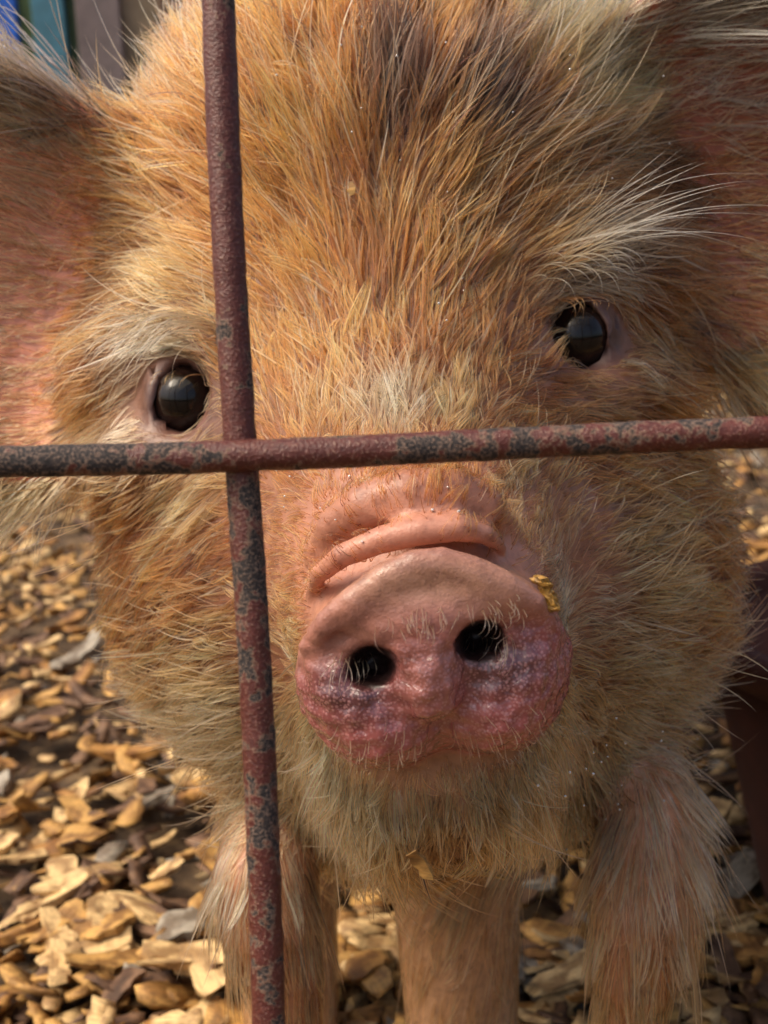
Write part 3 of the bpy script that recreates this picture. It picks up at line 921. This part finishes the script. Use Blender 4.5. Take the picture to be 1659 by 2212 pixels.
def hair_props(p, n, r):
    """p roots, n outward normals (camera axes) -> direction, length, lift, density, colour, radius"""
    N_ = len(p)
    reg = region_of(p)
    px = pix(p)
    fi = face_interp(px)
    d3 = np.zeros((N_, 3)); d3[:, :2] = fi[:, :2]
    d3[:, 2] += 0.25
    L = fi[:, 2].copy(); lift = fi[:, 3].copy(); den = fi[:, 4].copy(); col = fi[:, 5:8].copy()
    down = np.array(WAX[2]) * -1; back = np.array(WAX[1])
    rear = (reg == 0) & (p[:, 2] > 0.455)
    d3[rear] = back + 0.25 * np.sign(p[rear][:, :1]) * WAX[0] * 0.4; L[rear] = 0.022; lift[rear] = 0.35; den[rear] = .8
    hi_ = rear & (px[:, 1] < 500)
    col[hi_] = OR * .6 + CRM * .4
    for ri, key in ((1, 'l'), (2, 'r')):
        m_ = reg == ri
        c, (u, v, w_), hu, hv, sg = EARS[key]
        q = p[m_] - c
        a = q @ u / hu; b2 = q @ v / hv
        b2 = b2 / np.where(a > 0, np.clip(1 - np.clip(a, 0, 1.2) ** 1.7, 0.25, 1), np.clip(1 - 1.25 * a * a, 0.25, 1))
        inner = n[m_][:, 2] < 0
        dd = u[None] + 0.45 * b2[:, None] * v[None]
        edge = np.clip((np.abs(b2) - 0.55) / 0.4, 0, 1)
        lowe = np.clip((-b2 - 0.72) / 0.25, 0, 1)
        dd = dd * (1 - lowe[:, None]) + (0.6 * u - 1.0 * v)[None] * lowe[:, None]
        d3[m_] = dd
        L[m_] = np.where(inner, 0.026, 0.020) + 0.014 * edge
        lift[m_] = np.where(inner, 0.22, 0.25)
        den[m_] = np.where(inner, 0.20 + 0.6 * edge + 0.3 * np.clip(-a - 0.2, 0, 1), 0.8)
        cc = np.tile(OR * .3 + CRM * .45 + WH * .25, (m_.sum(), 1))
        if key == 'l':
            topk = np.clip((b2 - 0.84) / 0.12, 0, 1)[:, None]
            cc = cc * (1 - topk) + (BK * .6 + BR * .4 + 0.04) * topk
            cc = np.where((b2 < -0.55)[:, None], CRM * .8 + WH * .2, cc)
        else:
            cc = np.where((b2 > 0.15)[:, None], WH * .9, RD * .4 + GI * .3 + CRM * .3)
            cc = np.where((b2 < -0.6)[:, None], CRM * .6 + OR * .4, cc)
        col[m_] = cc
    m_ = reg == 3
    d3[m_] = down + 0.02 * r.normal(size=(m_.sum(), 3)); L[m_] = 0.020; lift[m_] = 0.06; den[m_] = .5; col[m_] = WH * .25 + OR * .3 + CRM * .45
    m_ = reg == 4
    d3[m_] = down + np.array([-0.35, 0, 0]); L[m_] = 0.014; lift[m_] = 0.14; den[m_] = 1; col[m_] = CRM * .55 + WH * .25 + GI * .2
    m_ = reg == 5
    d3[m_] = back + 0.45 * down; L[m_] = 0.026; lift[m_] = 0.30; den[m_] = .8; col[m_] = OR * .55 + CRM * .45
    chin = sstep(px[:, 1], 1420, 1600) * (reg == 0) * (p[:, 2] < 0.45)
    col = col * (1 - 0.55 * chin[:, None]) + 0.55 * chin[:, None] * (WH * 0.4 + CRM * 0.8)
    # black blotches on the crown
    spot = np.clip(2.8 * gauss(px, 848, 230, 55, 120) + 2.8 * gauss(px, 1020, 245, 75, 105) + 1.2 * gauss(px, 900, 20, 130, 40) + .9 * gauss(px, 595, 270, 35, 50) - 0.35 + 0.35 * r.normal(size=N_), 0, 0.92) * (reg == 0) * (p[:, 2] < 0.46)
    col = col * (1 - spot[:, None]) + BK * spot[:, None]
    dirt = np.clip(1.3 * gauss(px, 1010, 1850, 190, 55) + 0.7 * gauss(px, 900, 1900, 120, 40), 0, 0.85) * (reg == 0) * (p[:, 2] < 0.42)
    col = col * (1 - dirt[:, None]) + np.array([0.16, 0.075, 0.025]) * dirt[:, None]
    part = np.clip(gauss(px, 800, 560, 26, 260) * 0.75, 0, 1) * (reg == 0)
    col = col * (1 - part[:, None]) + BR * part[:, None]
    # bare disc, folds and eyes
    ds = np.minimum(f_snout(p), 1)
    bare = np.clip(ds / 0.0035 - 0.3, 0, 1)
    den *= np.where(p[:, 2] < 0.30, bare, 1)
    for e in (EYE_L, EYE_R):
        L *= 0.58 + 0.42 * np.clip((np.linalg.norm(p - e, axis=1) - 0.014) / 0.012, 0, 1)
        den *= np.clip((np.linalg.norm(p - e, axis=1) - 0.0138) / 0.0025, 0, 1)
    return d3, L, lift, den, col, reg

def make_fur(name, n_hairs, wfun, seed, radius, npts=7, clump_of=9, clump_str=0.6, len_mul=1.0, spread=0.18, col_fun=None, wild=0.0, mat=None, parent=None, keep=None):
    r = np.random.default_rng(seed)
    cen = Vall[Qall].mean(1)
    W_ = wfun(cen)
    p = surf_sample(Vall, Qall, W_, int(n_hairs), r)
    g = unit(grad(field, p))
    d3, L, lift, den, col, reg = hair_props(p, g, r)
    k = r.random(len(p)) < den
    if keep is not None:
        k &= keep(p, reg)
    p, g, d3, L, lift, col, reg = p[k], g[k], d3[k], L[k], lift[k], col[k], reg[k]
    n_ = len(p)
    # tangent direction with flow wobble
    tdir = d3 - (d3 * g).sum(1)[:, None] * g
    tdir = unit(tdir)
    bi = np.cross(g, tdir)
    calm = np.where(reg >= 3, 0.35, 1.0)
    wob = calm * (0.20 * vnoise(p, 55, seed + 1) + 0.16 * vnoise(p, 170, seed + 2) + r.normal(0, spread, n_))
    tdir = np.cos(wob)[:, None] * tdir + np.sin(wob)[:, None] * bi
    bi = np.cross(g, tdir)
    L = L * len_mul * (1.25 + 0.25 * sstep(-pix(p)[:, 1], -760, -560)) * np.clip(r.lognormal(0, 0.25, n_), 0.5, 1.9)
    lf = np.clip(lift * 0.68 * (1 + 0.5 * r.normal(size=n_)) + 0.07 * vnoise(p, 90, seed + 3) * calm, 0.03, 0.8)
    bend = calm * np.clip(L / 0.015, 0.3, 1) * (r.normal(0, 0.09 + wild, n_) + 0.12 * vnoise(p, 120, seed + 4))
    sag = r.uniform(-0.05, 0.20, n_)
    s = np.linspace(0, 1, npts)
    Pt = np.empty((n_, npts, 3), np.float32)
    for j, sj in enumerate(s):
        x = sj * (1 - 0.08 * sj)
        Pt[:, j] = p - g * 0.0006 + L[:, None] * (x * np.cos(lf)[:, None] * tdir + (np.sin(lf) * sj - sag * sj * sj)[:, None] * g + (bend * sj * sj)[:, None] * bi)
    # clumps
    if clump_of:
        M = max(2, n_ // clump_of)
        ci = r.choice(n_, M, replace=False)
        kd = kdtree.KDTree(M)
        for i_, q in enumerate(p[ci]):
            kd.insert(q, i_)
        kd.balance()
        near = np.fromiter((kd.find(q)[1] for q in p), np.int64, n_)
        src = ci[near]
        cs = clump_str * r.uniform(0.55, 1.15, M)[near] * (reg[src] == reg)
        shade = np.exp(r.normal(0, 0.34, M))[near]
        for j, sj in enumerate(s):
            wgt = np.clip(cs * sj ** 1.1, 0, 0.92)[:, None]
            tgt = Pt[src, j] + (p - p[src]) * 0.12
            Pt[:, j] = Pt[:, j] * (1 - wgt) + tgt * wgt
        col = col * shade[:, None]
    # stay outside the skin
    for j in range(1, npts):
        q = np.ascontiguousarray(Pt[:, j])
        fv = chunked(field, q)
        lim = 0.0004 + 0.0009 * s[j]
        bad = np.where(fv < lim)[0]
        if len(bad):
            gg = unit(grad(field, q[bad]))
            q[bad] += gg * np.minimum(lim - fv[bad], 0.006)[:, None]
            Pt[:, j] = q
    # stay off the eyeballs
    for e in (EYE_L, EYE_R):
        dv = Pt - e.astype(np.float32)
        dl = np.linalg.norm(dv, axis=2)
        bad = dl < 0.0162
        out_ = dv[bad].copy(); out_[:, 2] *= 0.25
        Pt[bad] += unit(out_) * (0.0162 - dl[bad])[:, None]
    if col_fun is not None:
        col = col_fun(col, p, r)
    tone = r.normal(0, 0.40, n_)
    col = col * np.exp(tone)[:, None]
    pale = r.random(n_) < 0.085
    col[pale] = col[pale] * 0.35 + np.array([0.85, 0.68, 0.45]) * 0.65 * np.clip(col[pale].max(1, keepdims=True) / 0.5, 0.2, 1.1)
    dark = r.random(n_) < 0.16
    col[dark] *= 0.36
    col = np.clip(col, 0.01, 0.9)
    cu = bpy.data.hair_curves.new(name)
    cu.add_curves([npts] * n_)
    Wp = c2w(Pt.reshape(-1, 3)) - ROOT
    cu.attributes['position'].data.foreach_set('vector', Wp.astype(np.float32).ravel())
    ra = cu.attributes.get('radius') or cu.attributes.new('radius', 'FLOAT', 'POINT')
    prof = np.clip(1.0 - 0.25 * s - 0.70 * s ** 4, 0.05, 1)
    rr = (radius * np.clip(L / 0.017, 0.42, 1.1) * np.clip(r.lognormal(0, 0.22, n_), 0.6, 1.7))[:, None] * prof[None]
    ra.data.foreach_set('value', rr.astype(np.float32).ravel())
    fc = cu.attributes.new('fur_col', 'FLOAT_COLOR', 'CURVE')
    fc.data.foreach_set('color', np.concatenate([col, np.ones((n_, 1))], 1).astype(np.float32).ravel())
    cu.materials.append(mat)
    o = bpy.data.objects.new(name, cu)
    COL.objects.link(o)
    o.parent = parent
    print('FUR', name, n_)
    return o

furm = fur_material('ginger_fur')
def w_main(c):
    px = pix(c)
    inn = (px[:, 0] > -150) & (px[:, 0] < IW + 150) & (px[:, 1] > -150) & (px[:, 1] < IH + 150)
    near = np.clip(0.46 / c[:, 2], 0.3, 1.2) ** 2
    return np.where(inn & (c[:, 2] < 0.47), 1.0, 0.22) * np.where(c[:, 2] < 0.33, 2.2, 1.0) * near
furs = []
if FUR_ON:
    def w_guard(c):
        px = pix(c)
        k = 0.25 + 1.6 * gauss(px, 520, 1600, 260, 200) + 1.4 * gauss(px, 1330, 1600, 260, 220) + 1.0 * gauss(px, 1400, 1250, 170, 250) + 1.2 * gauss(px, 380, 730, 150, 80) + 1.2 * gauss(px, 1230, 600, 170, 80) + 1.2 * gauss(px, 850, 1790, 300, 110) + 0.5 * gauss(px, 790, 400, 500, 400)
        return np.where(c[:, 2] < 0.50, k, 0.06)
    def pale_guard(col, p, r):
        k = r.uniform(0.1, 0.75, len(p))[:, None]
        return col * (1 - k) + (CRM * .5 + WH * .5) * k * (0.25 + 0.75 * np.clip(col.max(1, keepdims=True) / 0.4, 0, 1))
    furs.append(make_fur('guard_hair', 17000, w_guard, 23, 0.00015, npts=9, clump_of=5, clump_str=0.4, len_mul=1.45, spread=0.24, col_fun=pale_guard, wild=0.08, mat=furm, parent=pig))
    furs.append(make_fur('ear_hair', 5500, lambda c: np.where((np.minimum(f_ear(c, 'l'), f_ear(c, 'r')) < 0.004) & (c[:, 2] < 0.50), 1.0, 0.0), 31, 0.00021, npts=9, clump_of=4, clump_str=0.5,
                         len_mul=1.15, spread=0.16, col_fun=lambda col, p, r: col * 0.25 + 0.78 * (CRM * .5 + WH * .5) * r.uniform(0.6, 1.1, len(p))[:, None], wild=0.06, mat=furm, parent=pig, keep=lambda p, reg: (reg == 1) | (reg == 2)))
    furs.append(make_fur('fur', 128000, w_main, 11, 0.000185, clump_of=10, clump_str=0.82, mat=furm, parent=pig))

# --- single whiskers and brow hairs that can be followed by eye
def hit(px, py, d0=0.235, d1=0.70):
    ds = np.linspace(d0, d1, 1200, dtype=np.float32)
    v = np.stack([(px - IW / 2) / FPX * ds, (IH / 2 - py) / FPX * ds, ds], 1)
    f = field(v)
    k = np.argmax(f < 0) if (f < 0).any() else 600
    return v[k]
def strands(name, items, radius, mat, npts=12, seed=1):
    r = np.random.default_rng(seed)
    pts, cols = [], []
    for (x0, y0, x1, y1, toward, arc_, col) in items:
        a = hit(x0, y0)
        e = P(x1, y1, a[2] - toward)
        ch = e - a
        perp = np.array([-ch[1], ch[0], 0.0])
        s_ = np.linspace(0, 1, npts)[:, None]
        pts.append(a + ch * s_ + perp * (arc_ * 4 * s_ * (1 - s_)) + np.array([0, 0, -0.006]) * (4 * s_ * (1 - s_)))
        cols.append(col)
    pts = np.array(pts)
    cu = bpy.data.hair_curves.new(name)
    cu.add_curves([npts] * len(pts))
    cu.attributes['position'].data.foreach_set('vector', (c2w(pts.reshape(-1, 3)) - ROOT).astype(np.float32).ravel())
    ra = cu.attributes.get('radius') or cu.attributes.new('radius', 'FLOAT', 'POINT')
    s_ = np.linspace(0, 1, npts)
    rr = radius * r.uniform(0.75, 1.25, len(pts))[:, None] * np.clip(1 - 0.3 * s_ - 0.65 * s_ ** 3, 0.06, 1)[None]
    ra.data.foreach_set('value', rr.astype(np.float32).ravel())
    fc = cu.attributes.new('fur_col', 'FLOAT_COLOR', 'CURVE')
    fc.data.foreach_set('color', np.concatenate([np.array(cols), np.ones((len(cols), 1))], 1).astype(np.float32).ravel())
    cu.materials.append(mat)
    o = bpy.data.objects.new(name, cu); COL.objects.link(o); o.parent = pig
    return o
if FUR_ON:
    r_ = np.random.default_rng(77)
    J = lambda k: r_.normal(0, k)
    WP = WH * 1.02
    it = []
    for (x1, y1, ar) in ((1548, 418, .06), (1562, 438, .05), (1660, 380, .10), (1690, 470, .09), (1480, 330, .04), (1430, 322, .05), (1500, 352, .05), (1600, 460, .08), (1420, 430, .05), (1520, 500, .08), (1640, 540, .1)):
        for _ in range(2):
            it.append((1195 + J(28), 572 + J(14), x1 + J(18), y1 + J(12), 0.035 + J(0.006), ar + J(.02), WP))
    for _ in range(24):                     # curved hairs over the right eye
        x = 1110 + 190 * r_.random(); y = 560 + 60 * r_.random() + 0.1 * (1200 - x)
        it.append((x, y - 10, x + 105 + J(30), y + 18 + J(22), 0.016, .20 + J(.05), WP * .9))
    for _ in range(60):                     # and over the left one
        x = 330 + 150 * r_.random(); y = 690 + 60 * r_.random()
        it.append((x, y, x - 150 + J(35), y + 40 + J(25), 0.018, -.16 + J(.05), WP * .85 + OR * .15))
    for _ in range(13):                     # lashes
        x = 365 + 85 * r_.random(); it.append((x, 800 + 12 * r_.random(), x - 45 + J(10), 840 + J(12), 0.012, -.2 + J(.05), OR * .7 + CRM * .3))
        x = 1200 + 85 * r_.random(); it.append((x, 640 + 12 * r_.random(), x + 26 + J(14), 676 + J(10), 0.012, .2 + J(.05), OR * .6 + BR * .4))
    for (a, b2, c2, d2) in ((300, 1030, 20, 1195), (330, 1060, -20, 1215), (290, 1130, 110, 1275), (310, 1090, 60, 1140), (330, 1010, 90, 1070), (280, 1180, 60, 1240),
                            (540, 1590, 180, 1705), (530, 1600, 250, 1690), (545, 1640, 330, 1725), (520, 1560, 300, 1640), (550, 1680, 400, 1790), (520, 1520, 180, 1560), (500, 1480, 220, 1555), (560, 1700, 430, 1830), (540, 1720, 380, 1850)):
        it.append((a, b2, c2 + J(8), d2 + J(8), 0.03, J(.05), CRM * .7 + WH * .3))
    for (a, b2, c2, d2) in ((1320, 1120, 1530, 1012), (1290, 1150, 1420, 1080), (1350, 1190, 1470, 1110), (1440, 1230, 1590, 1160), (1480, 1390, 1690, 1500), (1470, 1410, 1670, 1462), (1450, 1440, 1640, 1545),
                            (1440, 1470, 1600, 1600), (1500, 1350, 1640, 1330), (1460, 1330, 1610, 1290), (1420, 1520, 1560, 1640), (1480, 1300, 1600, 1240), (1400, 1560, 1530, 1700)):
        it.append((a, b2, c2 + J(8), d2 + J(8), 0.03, J(.06), CRM * .6 + WH * .4))
    strands('whisker', it, 0.00014, furm)
    it = []
    for _ in range(60):                     # short bristles across the snout and in the nostrils
        x = 800 + 330 * r_.random(); y = 1335 - 0.12 * (x - 900) + J(14)
        it.append((x, y, x + J(10), y + 36 + J(14), 0.004, J(.15), WH))
    for (cx, cy) in ((770, 1420), (1060, 1372)):
        for _ in range(16):
            x = cx - 55 + 110 * r_.random(); it.append((x, cy + J(8), x - 14 + J(16), cy + 62 + J(22), 0.004, J(.15), WH))
    for _ in range(70):
        x = 640 + 560 * r_.random(); y = 1600 + J(22) - 0.14 * (x - 900)
        it.append((x, y, x + (x - 930) * 0.08 + J(10), y + 34 + J(12), 0.003, J(.15), WH))
    strands('snout_bristle', it, 0.00009, furm, 6)

# --- beads of water caught in the hair
def droplets(n):
    r = np.random.default_rng(8)
    spots = [(790, 120, 250, 130, 22, 0.011), (1300, 1640, 110, 70, 26, 0.009), (650, 1040, 60, 40, 10, 0.003), (860, 1090, 90, 40, 7, 0.0006), (1000, 380, 250, 200, 12, 0.010)]
    mt, t, b = new_mat('water')
    b.inputs['Base Color'].default_value = (0.95, 0.95, 0.95, 1)
    b.inputs['Roughness'].default_value = 0.02
    b.inputs['Transmission Weight'].default_value = 0.6
    V, F_ = [], []
    bm = bmesh.new(); bmesh.ops.create_icosphere(bm, subdivisions=2, radius=1.0)
    v0 = np.array([v.co[:] for v in bm.verts]); f0 = np.array([[v.index for v in f.verts] for f in bm.faces]); bm.free()
    off = 0
    for (x, y, sx, sy, k, up) in spots:
        for _ in range(k):
            a = hit(x + r.normal(0, sx), y + r.normal(0, sy))[None]
            if abs(field(a)[0]) > 0.003:
                continue
            g = unit(grad(field, a))[0]
            c = a[0] + g * up * r.uniform(.8, 1.2)
            V.append(c2w(c + v0 * r.uniform(0.0002, 0.00042)) - ROOT); F_.append(f0 + off); off += len(v0)
    o = mesh_obj('water_droplets', np.concatenate(V), np.concatenate(F_), mt, pig)
    o['kind'] = 'stuff'
droplets(1)

# ------------------------------------------------------------------ wire panel in front
rodm = rod_material()
BARD = 0.240
panel = empty('wire_panel', tuple(c2w(np.array([0, -0.33, BARD]))), 'rusty red welded rod panel standing in front of the ginger piglet', 'fence panel')
PB = c2w(np.array([0, -0.33, BARD]))
def rod(name, a, b_, rad, seed, off):
    """a,b in camera axes; slightly wavy, lumpy rod"""
    r = np.random.default_rng(seed)
    a = np.asarray(a); b_ = np.asarray(b_)
    ln = np.linalg.norm(b_ - a); nseg = int(ln / 0.0012); ns = 20
    ax = (b_ - a) / ln
    e1 = np.cross(ax, [0, 0, 1.0]); e1 /= np.linalg.norm(e1); e2 = np.cross(ax, e1)
    t_ = np.linspace(0, 1, nseg + 1)
    ctr = a[None] + (b_ - a)[None] * t_[:, None]
    ctr += e1[None] * (0.0006 * np.sin(t_ * ln * 31 + seed))[:, None]
    th = np.linspace(0, 2 * math.pi, ns, endpoint=False)
    dirs = np.cos(th)[:, None] * e1[None] + np.sin(th)[:, None] * e2[None]
    V = (ctr[:, None, :] + rad * dirs[None]).reshape(-1, 3)
    nn = vnoise(V, 90, seed) * 0.00010 + vnoise(V, 330, seed + 1) * 0.00007 + r.normal(0, 0.000018, len(V))
    V = V + np.tile(dirs, (nseg + 1, 1)) * nn[:, None]
    idx = np.arange((nseg + 1) * ns).reshape(nseg + 1, ns)
    q = np.stack([idx[:-1], np.roll(idx, -1, 1)[:-1], np.roll(idx, -1, 1)[1:], idx[1:]], -1).reshape(-1, 4)
    o = mesh_obj(name, c2w(V) - PB, q, rodm, panel)
    at = o.data.attributes.new('scale_off', 'FLOAT', 'POINT')
    at.data.foreach_set('value', off(pix(V)).astype(np.float32))
    return o
def pl(px, py, d):
    return P(px, py, d)
RAD = 0.00322
slope = 108.0 / 2212
def vrod(xc, off, seed):
    a = P(xc - slope * 1106, 0, BARD); b_ = P(xc + slope * 1106, 2212, BARD)
    d = (b_ - a) / np.linalg.norm(b_ - a)
    mid = (a + b_) / 2
    return rod('vertical_rod', mid - d * 0.62, mid + d * 0.23, RAD, seed, off)
hs = -55.0 / 1659
def hrod(yc, off, seed):
    a = P(0, yc - hs * 829, BARD - 0.0036); b_ = P(1659, yc + hs * 829, BARD - 0.0036)
    d = (b_ - a) / np.linalg.norm(b_ - a)
    mid = (a + b_) / 2
    return rod('horizontal_rod', mid - d * 0.40, mid + d * 0.40, RAD * 0.94, seed, off)
def off_v(px):
    y = px[:, 1]
    return -0.05 + 0.08 * sstep(y, 500, 1000) + 0.05 * sstep(y, 1750, 2050)
def off_h(px):
    x = px[:, 0]
    return 0.17 - 0.20 * sstep(x, 380, 560) + 0.06 * np.exp(-((x - 1180) / 220) ** 2) + 0.05 * np.exp(-((x - 700) / 150) ** 2)
zero = lambda px: np.full(len(px), -0.02)
vrod(528, off_v, 3)
for k, x in enumerate((528 - 2600, 528 - 1300, 528 + 1300, 528 + 2600)):
    vrod(x, zero, 20 + k)
hrod(968, off_h, 9)
for k, y in enumerate((968 - 5400, 968 - 3600, 968 - 1800, 968 + 1800)):
    hrod(y, zero, 40 + k)

# ------------------------------------------------------------------ second piglet, seen only as a dark rump at the right
pig2 = empty('piglet', (0, 0, 0), 'dark brown and black piglet turned away beside the ginger one', 'piglet')
darkskin = simple_mat('dark_skin', (0.030, 0.013, 0.009), 0.6, 60, 0.4, 0.2, 0.002)
darkfur = fur_material('dark_fur', (0.14, 0.085, 0.06))
for o in list(pig.children):
    c = o.copy()
    COL.objects.link(c)
    c.parent = pig2
    if o.name.startswith('body'):
        c.material_slots[0].link = 'OBJECT'; c.material_slots[0].material = darkskin
    elif o.type == 'CURVES':
        c.material_slots[0].link = 'OBJECT'; c.material_slots[0].material = darkfur
pig2.location = (0.665, 0.93, 0.0)
pig2.rotation_euler = (0, 0, math.radians(92))

# ------------------------------------------------------------------ feed tub beside the piglets
TB = (0.298, 0.585, 0.0)
tub = empty('feed_tub', TB, 'dark brown tapered feed tub standing on the chips by the dark piglet', 'tub')
tubm = simple_mat('tub_plastic', (0.055, 0.013, 0.006), 0.85, 40, 0.25, 0.15, 0.001)
def lathe(name, prof, mat, parent, seg=56):
    v = [(r_2 * math.cos(2 * math.pi * k / seg), r_2 * math.sin(2 * math.pi * k / seg), z) for (r_2, z) in [(0.92 * a_, b_) for a_, b_ in prof] for k in range(seg)]
    f = [(i * seg + k, i * seg + (k + 1) % seg, (i + 1) * seg + (k + 1) % seg, (i + 1) * seg + k) for i in range(len(prof) - 1) for k in range(seg)]
    return mesh_obj(name, v, f, mat, parent)
lathe('wall', [(0.001, 0.002), (0.110, 0.002), (0.116, 0.010), (0.150, 0.158), (0.145, 0.158), (0.111, 0.014), (0.104, 0.010), (0.001, 0.010)], tubm, tub)
lathe('rim', [(0.1445, 0.154), (0.157, 0.154), (0.160, 0.159), (0.160, 0.166), (0.157, 0.171), (0.1475, 0.171), (0.1445, 0.166), (0.1445, 0.154)], tubm, tub)

# ------------------------------------------------------------------ bits of wood stuck to the face
def stuck(px, py, k, ci, L, ang, tilt, label, name='wood_chip', cat='wood chip', lift=0.002):
    a = hit(px, py).astype(np.float32)[None]
    g = unit(grad(field, a))[0]
    u = np.array([math.cos(ang), math.sin(ang), 0.0]); u = u - g * (u @ g) * (1 - tilt); u /= np.linalg.norm(u)
    v = np.cross(g, u); v /= np.linalg.norm(v); w_ = np.cross(u, v)
    base = shapes[k][0]
    sc = L / (base[:, 0].max() - base[:, 0].min())
    q = (a[0] + np.array([0, 0, -lift])) + (base[:, :1] * u + base[:, 1:2] * v + base[:, 2:] * w_) * sc
    W = c2w(q); c0 = W.mean(0)
    o = mesh_obj(name, W - c0, shapes[k][1], chip_mats[ci], None, smooth=False, loc=tuple(c0))
    return tag(o, label, cat)
stuck(905, 1835, 3, 1, 0.0095, 1.9, 0.3, 'small upright tan chip caught under the chin of the ginger piglet', lift=0.013)
stuck(1000, 1872, 5, 1, 0.0235, 0.12, 0.0, 'broad tan shaving stuck flat beneath the chin of the ginger piglet', lift=0.012)
stuck(845, 1885, 7, 1, 0.0165, 0.45, 0.1, 'narrow tan splinter stuck beneath the chin of the ginger piglet', lift=0.012)
stuck(762, 432, 9, 1, 0.0045, 1.6, 0.2, 'tiny golden chip caught in the forehead hair', lift=0.013)
# crumb of straw on the edge of the snout
def crumb():
    pts = [(1165, 1245), (1178, 1268), (1184, 1295), (1192, 1322)]
    ds_ = [hit(x, y)[2] for x, y in pts]
    d0 = min(ds_) - 0.0015
    bm = bmesh.new()
    r = np.random.default_rng(4)
    rings = []
    nr = 12
    for i in range(nr):
        u = i / (nr - 1)
        x = np.interp(u, [0, .33, .66, 1], [q[0] for q in pts]); y = np.interp(u, [0, .33, .66, 1], [q[1] for q in pts])
        c = P(x + r.normal(0, 2.5), y, d0 + 0.0015 * u)
        w_ = np.interp(u, [0, .12, .35, .7, .9, 1], [0.0010, 0.0021, 0.0014, 0.0017, 0.0025, 0.0012])
        rings.append([bm.verts.new(c2w(c + np.array([math.cos(t_) * w_ * r.uniform(.7, 1.3), r.normal(0, 0.0002), math.sin(t_) * w_ * 0.8 * r.uniform(.7, 1.3)]))) for t_ in np.linspace(0, 6.283, 13)[:-1]])
    for i in range(nr - 1):
        for k in range(12):
            bm.faces.new((rings[i][k], rings[i][(k + 1) % 12], rings[i + 1][(k + 1) % 12], rings[i + 1][k]))
    bm.faces.new(rings[0][::-1]); bm.faces.new(rings[-1])
    bmesh.ops.recalc_face_normals(bm, faces=bm.faces)
    me = bpy.data.meshes.new('straw_crumb'); bm.to_mesh(me); bm.free()
    me.materials.append(simple_mat('straw', (0.36, 0.19, 0.035), 0.4, 900, 0.7, 0.6, 0.0008))
    c0 = Vector(PW(1180, 1290, d0))
    for v in me.vertices:
        v.co -= c0
    o = bpy.data.objects.new('straw_crumb', me); COL.objects.link(o); o.location = c0
    tag(o, 'damp golden crumb of straw stuck on the snout rim', 'straw')
crumb()
